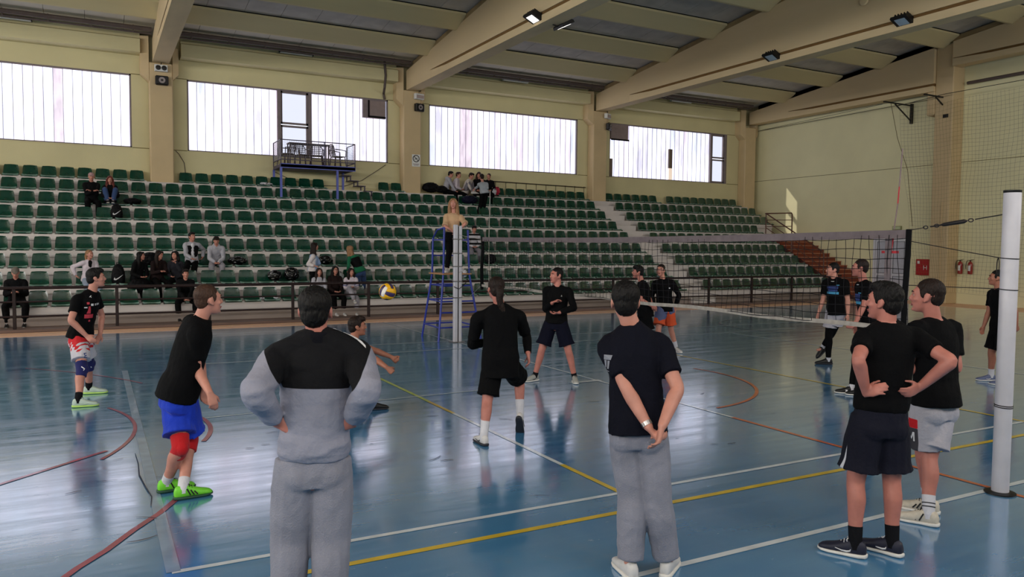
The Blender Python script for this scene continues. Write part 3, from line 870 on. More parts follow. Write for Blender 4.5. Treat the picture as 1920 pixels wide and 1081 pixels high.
# ------------------------------------------------------------------ end wall: doors, hose cabinet, extinguishers, stairs, nets
pvc_m = M_('white door plastic', (216, 216, 224), .35, .5, var=.03)
d = link('door_1', None); tag(d, kind='structure')
dx = X1
MB().box(dx-.08,dx,21.72,21.82,0,2.66).box(dx-.08,dx,20.14,20.24,0,2.66).box(dx-.08,dx,20.24,21.72,2.56,2.66).obj('door_frame', pvc_m, d)
for y0, y1 in ((20.99,21.71),(20.25,20.97)):
    MB().bbox(dx-.07,dx-.02,y0,y1,0.02,2.55,.008).obj('door_leaf', pvc_m, d)
    for z0, z1 in ((.18,.95),(1.1,2.4)):
        MB().bbox(dx-.085,dx-.06,y0+.12,y1-.12,z0,z1,.012).obj('door_panel', M_('pale door panel', (190,192,204), .4, .4), d)
        MB().box(dx-.09,dx-.07,y0+.1,y0+.115,z0-.02,z1+.02).box(dx-.09,dx-.07,y1-.115,y1-.1,z0-.02,z1+.02).box(dx-.09,dx-.07,y0+.1,y1-.1,z0-.02,z0-.005).box(dx-.09,dx-.07,y0+.1,y1-.1,z1+.005,z1+.02).obj('panel_gasket', M_('grey gasket', (96,98,108), .6), d)
MB().bar((dx-.13,21.06,1.12),(dx-.13,20.92,1.12),.025).box(dx-.13,dx-.07,21.04,21.08,1.02,1.2).obj('door_handle', black_m, d)
ex = thing('exit_lamp', (X1-.05,20.75,2.98), 0, 'small pale green exit lamp above the white double door', 'lamp')
MB().bbox(-.04,.04,-.2,.2,-.08,.08,.01).obj('case', M_('lamp case olive', (150,150,104), .5), ex)
MB().box(-.048,-.04,-.17,.17,-.055,.055).obj('diffuser', M_('lamp diffuser', (196,204,160), .4), ex)
hb = thing('hose_cabinet', (X1,19.46,1.38), 0, 'red fire hose cabinet with a white letter H beside the white door', 'cabinet')
hred = M_('cabinet red', (176, 22, 30), .4, .5)
MB().bbox(-.2,0,-.3,.3,-.32,.32,.012).obj('case', hred, hb)
MB().bbox(-.215,-.2,-.27,.27,-.29,.29,.006).obj('door', hred, hb)
def text(s, size, mat, parent, loc, rot, name='lettering', ext=.002):
    cu = bpy.data.curves.new(name, 'FONT'); cu.body = s; cu.size = size; cu.extrude = ext
    cu.align_x = 'CENTER'; cu.align_y = 'CENTER'
    to = bpy.data.objects.new(name, cu); COL.objects.link(to)
    dg = bpy.context.evaluated_depsgraph_get()
    me = bpy.data.meshes.new_from_object(to.evaluated_get(dg)); bpy.data.objects.remove(to)
    me.materials.clear(); me.materials.append(mat)
    o = link(name, me, parent); o.location = loc; o.rotation_euler = rot
    return o
text('H', .26, white_m, hb, (-.218,-.12,-.03), (pi/2,0,-pi/2))
MB().box(-.219,-.215,.12,.22,.14,.25).obj('sticker', white_m, hb)
def extinguisher(y, label):
    e = thing('fire_extinguisher', (X1-.13,y,1.16), 0, label, 'extinguisher', 'extinguishers on the end wall')
    MB().lathe([(.0,0),(.075,.005),(.085,.03),(.085,.38),(.07,.44),(.03,.475),(.025,.5)], 18).obj('cylinder', M_('extinguisher red', (150,24,26), .3, .5, coat=.4), e, 50)
    MB().box(-.03,.03,-.02,.02,.5,.54).bar((0,-.02,.55),(0,-.13,.57),.025,.012).bar((0,-.02,.53),(0,-.11,.52),.02,.01).obj('valve', black_m, e)
    MB().tube([(0,.03,.52),(-.02,.1,.53),(-.02,.15,.44),(-.01,.17,.3),(-.01,.16,.2)], .012, 6).obj('hose', black_m, e, 60)
    vs = []; fs = []
    for i in range(9):
        a = pi + (i-4)*.14
        for z in (.13,.33): vs.append((.087*cos(a), .087*sin(a), z))
    for i in range(8): fs.append((2*i,2*i+2,2*i+3,2*i+1))
    MB().add(vs, fs).obj('paper_label', white_m, e)
    MB().box(.06,.13,-.03,.03,.3,.36).obj('wall_bracket', black_m, e)
extinguisher(17.97, 'dark red fire extinguisher on the end wall, the one nearer the hose cabinet')
extinguisher(17.58, 'bright red fire extinguisher on the end wall, the one farther from the hose cabinet')

# stairs up the end of the stand
st = link('stair_floor', None); tag(st, kind='structure')
step_r = M_('red-brown stair paint', (128, 62, 40), .55, .3, var=.12, scale=3)
step_t = M_('worn pale stair nosing', (190, 136, 106), .55, .3, var=.1)
side_m = M_('dark brown stringer', (74, 44, 38), .6, .3)
ns = 16; rise = 2.76/ns; run = .316
for i in range(ns):
    y0 = 20.92 + run*i; z = rise*(i+1)
    MB().box(27.36,29.4,y0,y0+run+.02,z-rise,z-.03).obj('stair_riser', step_r, st)
    MB().bbox(27.36,29.42,y0-.02,y0+run+.02,z-.03,z,.006).obj('stair_tread', step_t, st)
MB().prism([(20.9,0),(25.98,2.74),(26.0,2.74),(26.0,0)], 'x', 27.28, 27.36).obj('stringer', side_m, st)
MB().box(27.25,29.42,25.98,26.68,0,2.76).obj('landing', conc_m, st)
hr = thing('stair_rail', (0,0,0), 0, 'brown steel handrail with guard beside the red stairs at the stand end', 'railing')
rail2 = M_('brown stair rail paint', (96, 58, 44), .4, .5, var=.12)
MB().tube([(27.32,25.94,3.70),(27.32,22.78,2.0),(27.32,22.66,1.86),(27.32,22.66,1.75)], .03, 8).obj('top_rail', rail2, hr, 60)
for dz in (-.35,-.65): MB().tube([(27.32,25.94,3.70+dz),(27.32,22.66,1.93+dz)], .02, 8).obj('mid_rail', rail2, hr, 60)
for y, z0, z1 in ((25.94,2.76,3.7),(24.42,1.9,2.9),(22.66,.95,1.8)): MB().tube([(27.32,y,z0),(27.32,y,z1)], .026, 8).obj('post', rail2, hr, 60)
MB().tube([(27.32,25.98,3.7),(29.15,26.1,3.78),(29.2,26.1,3.72),(29.2,26.1,2.76)], .03, 8).obj('guard_rail', rail2, hr, 60)
for z in (3.4, 3.1): MB().tube([(27.32,25.98,z),(29.2,26.1,z+.05)], .018, 8).obj('mid_rail', rail2, hr, 60)

# protective net on wall brackets
pn = thing('ball_net', (0,0,0), 0, 'large ball stop net hanging on two brackets in front of the end wall', 'net')
pcord = M_('faded olive net cord', (120, 108, 78), .85, .1)
g = MB(); PX = 28.3
def netx(y, z): return PX + .12*sin(y*1.1) + .05*sin(z*1.7+y)
ys = [20.1 - .15*i for i in range(86)]; zs = [.5 + .15*k for k in range(49)]
def ytap(y, z): return y - (.9*(7.9-z)/5.0 if y > 19.9 else 0)*max(0, (y-19.4)/.7)
for i, y in enumerate(ys):
    g.tube([(netx(y,z), y - max(0, (y-17.6)/2.5)*.75*(7.85-z)/5.5 + .02*sin(z*3+i), z) for z in zs[::3]], .0032, 3, cap=False)
for k, z in enumerate(zs):
    g.tube([(netx(y,z), y - max(0, (y-17.6)/2.5)*.75*(7.85-z)/5.5, z - .06*abs(sin(y*1.25)) + .015*sin(k*2.1+i)) for i, y in enumerate(ys[::3])], .0032, 3, cap=False)
o = g.obj('net_mesh', pcord, pn); o['kind'] = 'stuff'
MB().tube([(28.0,20.6,7.92),(29.3,28.6,7.95)], .008, 5).tube([(28.3,20.2,7.8),(28.3,18.2,7.95),(28.3,8,7.98)], .012, 5).tube([(29.3,28.6,7.95),(29.3,19.4,8.05)], .01, 5).obj('support_cable', wire_m, pn)
MB().tube([(28.05,20.25,7.9),(28.1,19.95,6.5),(28.15,19.5,5.2),(28.2,19.25,3.0)], .012, 5).obj('edge_rope', pcord, pn)
for y in (20.25, 18.55):
    MB().bar((27.6,y,7.93),(29.4,y,7.93),.05).bar((28.3,y,7.9),(29.35,y,7.3),.04).box(29.3,29.42,y-.04,y+.04,7.2,8.0).obj('bracket', black_m, pn)
wb = thing('wall_box', (28.74,18.4,7.2), 0, 'tiny black sensor box on the end wall column behind the ball net', 'box')
MB().bbox(-.04,0,-.1,.1,-.07,.07,.01).obj('case', black_m, wb)

# ------------------------------------------------------------------ fittings under the roof and on the pillars
led_m = emit_mat('lit flood lamp glass', (255, 250, 244), 1.6)
off_m = M_('flood lamp glass', (150, 170, 186), .15, .6)
def flood(x, y, z, side, lit, label):
    f = thing('flood_lamp', (x,y,z), 0, label, 'lamp', 'flood lamps on the roof beams')
    f.rotation_euler = (0, radians(-26*side), 0)
    MB().prism([(-.20,-.02),(.20,-.02),(.20,.05),(.08,.13),(-.08,.13),(-.20,.05)], 'y', -.24, .24).obj('housing', black_m, f)
    for k in range(5): MB().box(-.15,.15,-.2+.09*k,-.18+.09*k,.06,.16).obj('cooling_fin', black_m, f)
    MB().box(-.13,.13,-.15,.15,-.028,-.02).obj('lamp_glass', led_m if lit else off_m, f)
    MB().bar((-side*.2,0,.05),(-side*.32,0,.14),.05,.02).obj('bracket', black_m, f)
flood(10.5,18.4,8.22,-1,True,'lit black flood lamp on the left side of the middle roof beam')
flood(11.3,18.1,8.06,1,True,'lit black flood lamp on the right side of the middle roof beam')
flood(19.32,18.3,8.24,-1,False,'unlit flood lamp on the near face of the right roof beam, the left one')
flood(19.32,13.7,8.24,-1,False,'unlit flood lamp on the near face of the right roof beam, the right one')
for y, l in ((18.2,'first'),(16.4,'second'),(14.6,'third'),(12.68,'fourth'),(11.3,'fifth')):
    flood(20.12,y,8.2,1,False,'flood lamp seen edge on behind the right roof beam, %s from the pillar' % l)
cp = thing('round_cap', (19.42,14.97,9.15), 0, 'round pale cap on the face of the right roof beam at the top edge', 'cap')
MB().lathe([(.0,0),(.14,.0),(.15,.02),(.12,.05),(0,.06)], 20, M=Matrix.Rotation(-pi/2,4,'Y')).obj('disc', beamlow_m, cp, 40)
def tube_lamp(x, broken, label):
    t = thing('tube_lamp', (x,28.2,8.88), 0, label, 'lamp', 'tube lamps along the eave beam')
    MB().prism([(-.08,.0),(.08,.0),(.05,.07),(-.05,.07)], 'x', -.6, .6).obj('tray', white_m if not broken else metal_m, t)
    if broken:
        for y in (-.04,.04): MB().tube([(-.58,y,-.03),(.58,y,-.03)], .013, 8).obj('tube', white_m, t, 60)
        for x2 in (-.6,.57): MB().box(x2,x2+.03,-.07,.07,-.05,.0).obj('end_cap', black_m, t)
    else: MB().prism([(-.075,.0),(.075,.0),(.06,-.06),(-.06,-.06)], 'x', -.58, .58).obj('diffuser', white_m, t)
tube_lamp(-2.2,True,'open fluorescent tube lamp under the eave at the left edge')
tube_lamp(6.4,True,'open fluorescent tube lamp under the eave above the second window')
tube_lamp(15.3,False,'white covered tube lamp under the eave above the third window')
tube_lamp(24.05,False,'white covered tube lamp under the eave above the fourth window')
def speaker(x, z, rz, label):
    s = thing('wall_speaker', (x,28.33,z), rz, label, 'speaker', 'speakers on the pillars')
    MB().bbox(-.20,.20,-.09,.08,-.15,.15,.03).obj('case', black_m, s)
    MB().lathe([(.10,0),(.10,.012),(.05,.012),(.045,.004),(.0,.004)], 20, (0,-.09,0), Matrix.Rotation(pi/2,4,'X')).obj('cone', M_('speaker cone grey', (150,140,140), .5), s, 40)
    MB().lathe([(.035,0),(.03,.02),(0,.022)], 14, (0,-.094,0), Matrix.Rotation(pi/2,4,'X')).obj('dust_cap', black_m, s, 40)
    MB().bar((0,.06,.0),(0,.1,.0),.1).obj('bracket', white_m, s)
speaker(2.02,7.47,0,'black square speaker with grey cone on the leftmost pillar')
speaker(11.13,7.42,.25,'black square speaker with grey cone on the middle pillar')
speaker(20.08,7.40,.7,'black square speaker with grey cone on the pillar before the last window')
def twin_lamp(x, z, rz, label, heads):
    e = thing('emergency_lamp', (x,28.33,z), rz, label, 'lamp', 'emergency lamps on the pillars')
    MB().bbox(-.2,.2,-.07,.08,-.11,.11,.015).obj('case', white_m, e)
    if heads:
        for s in (-1,1): MB().lathe([(.075,0),(.08,.02),(.06,.03),(0,.02)], 18, (s*.09,-.07,0), Matrix.Rotation(pi/2,4,'X')).obj('lamp_head', black_m, e, 40)
    else: MB().box(-.15,.17,-.078,-.07,-.08,.05).obj('front_panel', M_('pinkish grey panel',(176,158,154),.5), e)
    MB().tube([(0,0,.1),(.02,.02,.25)], .012, 6).obj('cable', black_m, e)
twin_lamp(2.0,7.87,0,'white emergency lamp with two dark round heads on the leftmost pillar',True)
twin_lamp(11.12,7.84,.2,'white emergency lamp box high on the middle pillar',False)
twin_lamp(20.02,7.86,.5,'white emergency lamp box high on the pillar before the last window',False)
ns_ = thing('no_smoking_sign', (11.03,28.41,5.42), 0, 'white no smoking sign with black ring on the middle pillar', 'sign')
MB().bbox(-.17,.17,-.008,0,-.27,.2,.003).obj('plate', white_m, ns_)
blk = M_('sign black', (30,28,30), .6)
MB().tube([(.125*cos(a*pi/14),-.012,.04+.125*sin(a*pi/14)) for a in range(29)], .016, 6, r2=.004).obj('ring', blk, ns_)
MB().bar((-.09,-.013,.13),(.09,-.013,-.05),.004,.026).bar((-.07,-.012,-.0),(.05,-.012,.07),.004,.022).obj('cigarette', blk, ns_)
for i, z in enumerate((-.17,-.215)): MB().box(-.13+.03*i,.13-.03*i,-.0105,-.008,z-.012,z+.012).obj('print_line', M_('sign grey print',(150,136,140),.7), ns_)
def cable(pts, label, r=.012, m=None):
    o = MB().tube(pts, r, 5).obj('wall_cable', m or pipe_m); tag(o, label, 'cable')
cable([(2.45,28.86,5.25),(2.55,28.86,5.15),(2.72,28.86,4.85),(2.76,28.86,4.4)], 'thin dark cable dropping beside the leftmost pillar to the top seats')
cable([(5.75,28.86,4.7),(6.4,28.86,4.42),(7.2,28.86,4.28),(8.3,28.86,4.3),(9.0,28.86,4.55),(9.6,28.86,4.95),(9.95,28.86,5.2)], 'thin dark cable sagging along the wall under the balcony')
cable([(9.7,28.25,9.0),(9.75,28.28,8.5),(9.72,28.3,8.05),(9.85,28.8,7.9),(9.9,28.84,7.7)], 'grey drain pipe bending down the eave beam left of the middle pillar', .05, pipe_m)
tr = thing('wall_rail', (0,0,0), 0, 'thin brown rail with uprights behind the top row seats right of the group', 'railing')
MB().tube([(14.6,28.78,4.78),(19.2,28.78,4.72)], .018, 6).obj('top_rail', rail_m, tr, 60)
for i in range(10): MB().tube([(14.7+.49*i,28.78,4.12),(14.7+.49*i,28.78,4.76)], .012, 6).obj('upright', rail_m, tr, 60)
# ------------------------------------------------------------------ people: builder
HALL = bpy.context.view_layer.layer_collection.children['hall']
HALL.exclude = True            # only while meshes are fused; switched back on at the end
VZ = Vector((0,0,1))
def skin(name, rgb): return M_(name, rgb, .5, .4, var=.10, scale=14)
skin_a = skin('skin light', (192, 132, 114)); skin_b = skin('skin rosy', (180, 114, 100)); skin_c = skin('skin tan', (162, 104, 82))
lip_m = M_('lips', (150, 82, 80), .5); eyew_m = M_('eye white', (210, 204, 200), .3); eyed_m = M_('eye dark', (34, 26, 24), .2)
def hairm(name, rgb): return M_(name, rgb, .55, .2, var=.35, scale=30, stretch=(1,1,.25), bump=.5, bscale=90)
hair_black = hairm('black hair', (11, 8, 8)); hair_brown = hairm('dark brown hair', (30, 19, 15)); hair_lbrown = hairm('brown hair', (62, 42, 32))
hair_blond = hairm('dark blond hair', (150, 112, 80)); hair_red = hairm('reddish hair', (104, 48, 40))

def cloth(name, rgb, rough=.85, var=.12, bump=.25, bscale=50, var2=None, scale=5):
    return M_(name, rgb, rough, .12 if max(rgb) < 60 else .25, var=var, scale=scale, bump=bump, bscale=bscale, sheen=0 if max(rgb) < 60 else .1, var2=var2)

def zone_cloth(name, base, zones, rough=.85):
    """cloth with printed areas: each zone is (attribute, colour), painted where the attribute is positive"""
    if name in MATS: return MATS[name]
    m = M_(name, base, rough, .25, var=.1, scale=5, bump=.25, bscale=50)
    nt = m.node_tree; N = nt.nodes; L = nt.links; b = N['Principled BSDF']
    src = b.inputs['Base Color'].links[0].from_socket
    for attr, c in zones:
        a = N.new('ShaderNodeAttribute'); a.attribute_name = attr
        t = N.new('ShaderNodeMath'); t.operation = 'MULTIPLY_ADD'; t.use_clamp = True
        t.inputs[1].default_value = 400; t.inputs[2].default_value = .5
        L.new(a.outputs['Fac'], t.inputs[0])
        x = N.new('ShaderNodeMix'); x.data_type = 'RGBA'
        L.new(t.outputs[0], x.inputs['Factor'])
        A = [i for i in x.inputs if i.name == 'A' and i.type == 'RGBA'][0]; B = [i for i in x.inputs if i.name == 'B' and i.type == 'RGBA'][0]
        L.new(src, A); B.default_value = srgb(*c)
        src = [o for o in x.outputs if o.type == 'RGBA'][0]
    L.new(src, b.inputs['Base Color'])
    return m

def vol(mb, name, mat, parent, org, voxel, smooth=2, wr=None, zones=None):
    """fuse overlapping closed shapes into one continuous surface"""
    me = bpy.data.meshes.new(name)
    me.from_pydata([tuple(Vector(v)-org) for v in mb.v], [], mb.f)
    bm = bmesh.new(); bm.from_mesh(me); bmesh.ops.recalc_face_normals(bm, faces=bm.faces); bm.to_mesh(me); bm.free()
    t = bpy.data.objects.new('fused', me); FORGE.objects.link(t)
    r = t.modifiers.new('r', 'REMESH'); r.mode = 'VOXEL'; r.voxel_size = voxel; r.use_smooth_shade = True
    if smooth:
        s = t.modifiers.new('s', 'SMOOTH'); s.factor = .5; s.iterations = smooth
    dg = bpy.context.evaluated_depsgraph_get()
    out = bpy.data.meshes.new_from_object(t.evaluated_get(dg))
    bpy.data.objects.remove(t); bpy.data.meshes.remove(me)
    out.name = name
    if wr:
        amp, fr, st = wr
        nv = len(out.vertices)
        nor = [Vector(v.normal) for v in out.vertices]; cos_ = [Vector(v.co) for v in out.vertices]
        flat = []
        for p, m in zip(cos_, nor):
            q = Vector((p.x*fr*st[0], p.y*fr*st[1], p.z*fr*st[2]))
            n = noise.noise(q + noise.noise_vector(q*.6)*.6)
            flat.extend(p + m*amp*(1-2.2*abs(n) + .5*noise.noise(q*2.3)))
        out.vertices.foreach_set('co', flat)
        out.update()
    if zones:
        for attr, fn in zones.items():
            a = out.attributes.new(attr, 'FLOAT', 'POINT')
            a.data.foreach_set('value', [fn(v.co+org, v.normal) for v in out.vertices])
    out.materials.clear(); out.materials.append(mat)
    out.polygons.foreach_set('use_smooth', [True]*len(out.polygons))
    return link(name, out, parent)

def frame(f, up=VZ):
    f = f.normalized(); l = up.cross(f).normalized(); u = f.cross(l).normalized()
    return f, l, u

def rings(mb, secs, seg=20, ex=2.3):
    """loft of superellipse sections (centre, side vector, front vector)"""
    vs = []; fs = []
    for c, a, b2 in secs:
        for k in range(seg):
            th = 2*pi*k/seg; cx, sx = cos(th), sin(th)
            vs.append(c + a*(abs(cx)**(2/ex)*(1 if cx >= 0 else -1)) + b2*(abs(sx)**(2/ex)*(1 if sx >= 0 else -1)))
    n = len(secs)
    for i in range(n-1):
        for k in range(seg):
            k2 = (k+1) % seg; fs.append((i*seg+k, i*seg+k2, (i+1)*seg+k2, (i+1)*seg+k))
    fs.append(tuple(range(seg-1,-1,-1))); fs.append(tuple((n-1)*seg+k for k in range(seg)))
    mb.add(vs, fs)

def chain(mb, pts, rad, sub=4, seg=14, flat=None):
    """smooth tapering limb through the points, radii given along it"""
    P = [Vector(p) for p in pts]; n = len(P)
    out = []; rr = []
    for i in range(n-1):
        p0 = P[max(0,i-1)]; p1 = P[i]; p2 = P[i+1]; p3 = P[min(n-1,i+2)]
        for k in range(sub + (1 if i == n-2 else 0)):
            t = k/sub
            q = .5*((2*p1)+(p2-p0)*t+(2*p0-5*p1+4*p2-p3)*t*t+(3*p1-p0-3*p2+p3)*t**3)
            out.append(q); rr.append(rad[i]+(rad[i+1]-rad[i])*t)
    mb.tube(out, rr, seg, r2=None if flat is None else [r*flat for r in rr])

def torso_frames(J):
    P, N = J['P'], J['N']; s = J['s']
    lp = VZ.cross(J['pf']); lc = VZ.cross(J['cf'])
    ax = (N-P)
    def at(t):
        w = max(0, min(1, t))
        l = (lp*(1-w)+lc*w).normalized(); l = (l - ax.normalized()*l.dot(ax.normalized())*.85).normalized()
        bend = J.get('bend', .02)
        f = l.cross(ax.normalized()).normalized()
        if f.dot(J['cf']) < 0: f = -f
        return P + ax*t - f*bend*sin(pi*w), l, f
    return at
TORSO = [(-.20,.085,.070,0),(-.11,.138,.098,-.004),(0,.152,.106,-.010),(.14,.142,.098,-.004),(.30,.130,.094,0),(.52,.138,.100,.004),(.74,.156,.108,.006),(.88,.150,.094,0),(.97,.108,.072,-.006),(1.05,.060,.058,0)]
TORSO_W = [(-.20,.085,.072,0),(-.11,.142,.10,-.005),(0,.158,.108,-.012),(.14,.138,.095,-.004),(.32,.112,.084,0),(.52,.122,.092,.006),(.72,.136,.108,.014),(.88,.132,.086,0),(.97,.096,.066,-.006),(1.05,.055,.054,0)]
def torso(mb, J, grow=0.0, t0=-9, t1=9, table=None, extra=None, dgrow=None):
    at = torso_frames(J); s = J['s']; secs = []
    tb = table or (TORSO_W if J.get('female') else TORSO)
    bw = J.get('bulk', 1.0)
    for t, hw, hd, fo in tb:
        if t < t0 or t > t1: continue
        c, l, f = at(t)
        g = grow + (extra(t) if extra else 0)
        secs.append((c+f*fo*s, l*(hw*s*bw+g), f*(hd*s*bw+g*(1 if dgrow is None else dgrow))))
    rings(mb, secs)
def interp(a, b2, t): return a + (b2-a)*t

def arm(mb, J, sd, grow=0, frac=2.0, flare=0):
    """frac 0..1 along the upper arm, 1..2 along the forearm"""
    s = J['s']; S, E, W = J['S'+sd], J['E'+sd], J['W'+sd]; N = J['N']
    k = (.9 if J.get('female') else 1.0)*s
    full = [(interp(N-VZ*.05*s, S, .55), .056), (S, .056), (interp(S,E,.35), .050), (interp(S,E,.7), .044), (E, .040), (interp(E,W,.25), .043), (interp(E,W,.6), .036), (W, .026)]
    fr = [-.6, 0, .35, .7, 1.0, 1.25, 1.6, 2.0]
    pts = []; rad = []
    for (p, r), q in zip(full, fr):
        if q <= frac + 1e-6: pts.append(p); rad.append(r*k+grow)
        else:
            i = fr.index(q); t = (frac-fr[i-1])/(q-fr[i-1])
            pts.append(interp(full[i-1][0], p, t)); rad.append(interp(full[i-1][1], r, t)*k+grow)
            break
    rad[-1] += flare
    chain(mb, pts, rad)
    # trapezius
    chain(mb, [N+VZ*.015*s, interp(N, S, .5)-VZ*.0*s, S-VZ*.0], [(.05 if grow else .036)*k+grow*.6, (.05 if grow else .038)*k+grow*.7, .05*k+grow*.8], 3)

def leg(mb, J, sd, grow=0, frac=2.0, flare=0, rads=None):
    s = J['s']; Hp, K, A = J['P'+sd], J['K'+sd], J['A'+sd]
    k = (.96 if J.get('female') else 1.0)*s
    full = [(Hp+VZ*.03*s, .084), (interp(Hp,K,.3), .081), (interp(Hp,K,.65), .068), (K, .057), (interp(K,A,.28)-J['pf']*.012*s, .058), (interp(K,A,.62), .046), (A, .037)]
    fr = [-.05, .3, .65, 1.0, 1.28, 1.62, 2.0]
    rr = rads or [r for _, r in full]
    pts = []; rad = []
    for i, ((p, _), q) in enumerate(zip(full, fr)):
        r = rr[i]
        if q <= frac+1e-6: pts.append(p); rad.append(r*k+grow)
        else:
            t = (frac-fr[i-1])/(q-fr[i-1])
            pts.append(interp(full[i-1][0], p, t)); rad.append(interp(rr[i-1], r, t)*k+grow); break
    rad[-1] += flare
    chain(mb, pts, rad)
    return pts[-1], (pts[-1]-pts[-2]).normalized(), rad[-1]

def glutes(mb, J, grow=0):
    s = J['s']; l = VZ.cross(J['pf'])
    for q in (-1, 1): mb.ball(J['P'] - J['pf']*.038*s + l*q*.070*s - VZ*.05*s, .077*s+grow*1.25)

def hand(mb, J, sd):
    s = J['s']*(.9 if J.get('female') else 1.0); W, F = J['W'+sd], J['F'+sd]; pose = J.get('grip'+sd, 'relax')
    d = (F-W).normalized(); side = 1 if sd == 'L' else -1
    lat = J['cf'] - d*J['cf'].dot(d)
    if lat.length < .35: lat = VZ - d*VZ.dot(d)
    lat.normalize()                                   # thumb side
    med = -VZ.cross(J['cf'])*side; nrm_ = d.cross(lat)
    if nrm_.dot(med) < 0: nrm_ = -nrm_                # palm faces the body
    if pose == 'hip':
        lat = (-d.cross(VZ)) if d.cross(VZ).length > .2 else lat
        lat = (VZ*.9 + lat*.2); lat = (lat - d*lat.dot(d)).normalized()
        nrm_ = d.cross(lat); nrm_ = nrm_ if nrm_.dot(J['P']-W) > 0 else -nrm_
    # palm
    secs = []
    for t, hw, th in ((-.02,.026,.022),(.02,.032,.018),(.05,.040,.016),(.085,.041,.014),(.095,.036,.010)):
        secs.append((W+d*t*s, lat*hw*s, nrm_*th*s))
    rings(mb, secs, 14)
    curl = {'relax': (22,30,22), 'fist': (70,85,60), 'hip': (12,25,18), 'clasp': (55,60,40), 'flat': (6,8,6)}[pose]
    for i, (o, ln, r) in enumerate(((.030,.072,.0088),(.0105,.082,.0092),(-.010,.076,.0088),(-.029,.060,.0080))):
        p = W + d*(.082-.004*abs(i-1))*s + lat*o*s
        cur = d + lat*o*1.2; cur.normalize(); pts = [p-cur*.02*s, p]
        a = 0
        for c, fr in zip(curl, (.42,.33,.25)):
            a += radians(c*(.85+.15*i))
            v = cur*cos(a) + nrm_*sin(a)
            p = p + v*ln*fr*s; pts.append(p.copy())
        chain(mb, pts, [r*s*1.05, r*s*1.05, r*s, r*s*.95, r*s*.8], 2, 8)
    b0 = W + d*.022*s + lat*.026*s
    v1 = (d*.62+lat*.7+nrm_*.35).normalized(); v2 = (d*.9+lat*.25+nrm_*(.5 if pose != 'fist' else .9)).normalized()
    chain(mb, [b0-v1*.015*s, b0, b0+v1*.036*s, b0+v1*.036*s+v2*.030*s, b0+v1*.036*s+v2*.054*s], [.013*s,.0125*s,.0105*s,.0095*s,.0078*s], 2, 8)

def head_skin(mb, J):
    s = J['s']*J.get('hs', 1.0); c = J['H']; f, l, u = frame(J['hf'])
    q = lambda a, b2, d: c + l*a*s + f*b2*s + u*d*s
    R = Matrix((l, f, u)).transposed()
    mb.ball(q(0,-.012,.030), (.077*s,.098*s,.090*s), 22, 14, R)
    secs = []
    for d, cf, a, b2 in ((.055,.010,.068,.080),(.02,.018,.069,.074),(-.02,.024,.065,.068),(-.05,.030,.058,.062),(-.08,.038,.047,.053),(-.102,.046,.032,.040),(-.114,.050,.016,.022)):
        secs.append((q(0,cf,d), l*a*s, f*b2*s))
    rings(mb, secs, 20, 2.2)
    chain(mb, [q(0,.088,.030), q(0,.100,.006), q(0,.111,-.014), q(0,.102,-.028)], [.008*s,.0095*s,.0125*s,.009*s], 3, 10)
    for e in (-1,1):
        mb.ball(q(e*.011,.101,-.022), (.009*s,.010*s,.008*s), 10, 7)
        mb.ball(q(e*.079,-.012,-.004), (.0095*s,.021*s,.033*s), 12, 9, R @ Matrix.Rotation(.25*e,3,'Z') @ Matrix.Rotation(.2,3,'X'))
        mb.ball(q(e*.078,.004,-.03), (.009*s,.011*s,.012*s), 8, 6)
        mb.ball(q(e*.043,.062,-.018), (.024*s,.026*s,.022*s), 12, 8)      # cheek
    chain(mb, [q(-.048,.074,.034), q(-.022,.089,.037), q(0,.090,.032), q(.022,.089,.037), q(.048,.074,.034)], [.008*s,.010*s,.008*s,.010*s,.008*s], 3, 8)
    chain(mb, [q(-.022,.082,-.058), q(0,.092,-.056), q(.022,.082,-.058)], [.008*s,.011*s,.008*s], 3, 8)
    chain(mb, [q(-.014,.086,-.094), q(0,.090,-.096), q(.014,.086,-.094)], [.010*s,.014*s,.010*s], 3, 8)
    nb = J['N']; k = J.get('neck', 1.0)*(.86 if J.get('female') else 1.0)
    chain(mb, [nb-VZ*.05*J['s'], nb+f*.004, interp(nb, q(0,-.02,-.05), .6), q(0,-.018,-.03)], [.066*s*k,.060*s*k,.056*s*k,.058*s*k], 3, 16)

def face(J, root, org, brow):
    s = J['s']*J.get('hs', 1.0); c = J['H']; f, l, u = frame(J['hf'])
    q = lambda a, b2, d: c + l*a*s + f*b2*s + u*d*s - org
    e = MB()
    for k in (-1,1):
        e.mat(0).ball(q(k*.031,.0735,.012), (.0125*s,.0125*s,.0095*s), 12, 8)
        e.mat(1).ball(q(k*.031,.0810,.012), (.0062*s,.0062*s,.0062*s), 10, 6)
    e.obj('eyes', [eyew_m, eyed_m], root, 180)
    b2 = MB()
    for k in (-1,1): b2.tube([q(k*.014,.098,.034), q(k*.032,.094,.042), q(k*.050,.078,.036)], [.0035*s,.0045*s,.003*s], 6)
    b2.obj('eyebrows', brow, root, 180)
    MB().tube([q(-.024,.090,-.058), q(-.01,.1015,-.053), q(0,.1015,-.0545), q(.01,.1015,-.053), q(.024,.090,-.058)], [.002*s,.0045*s,.004*s,.0045*s,.002*s], 6).tube([q(-.022,.090,-.060), q(0,.1015,-.0645), q(.022,.090,-.060)], [.002*s,.0058*s,.002*s], 6).obj('lips', lip_m, root, 180)

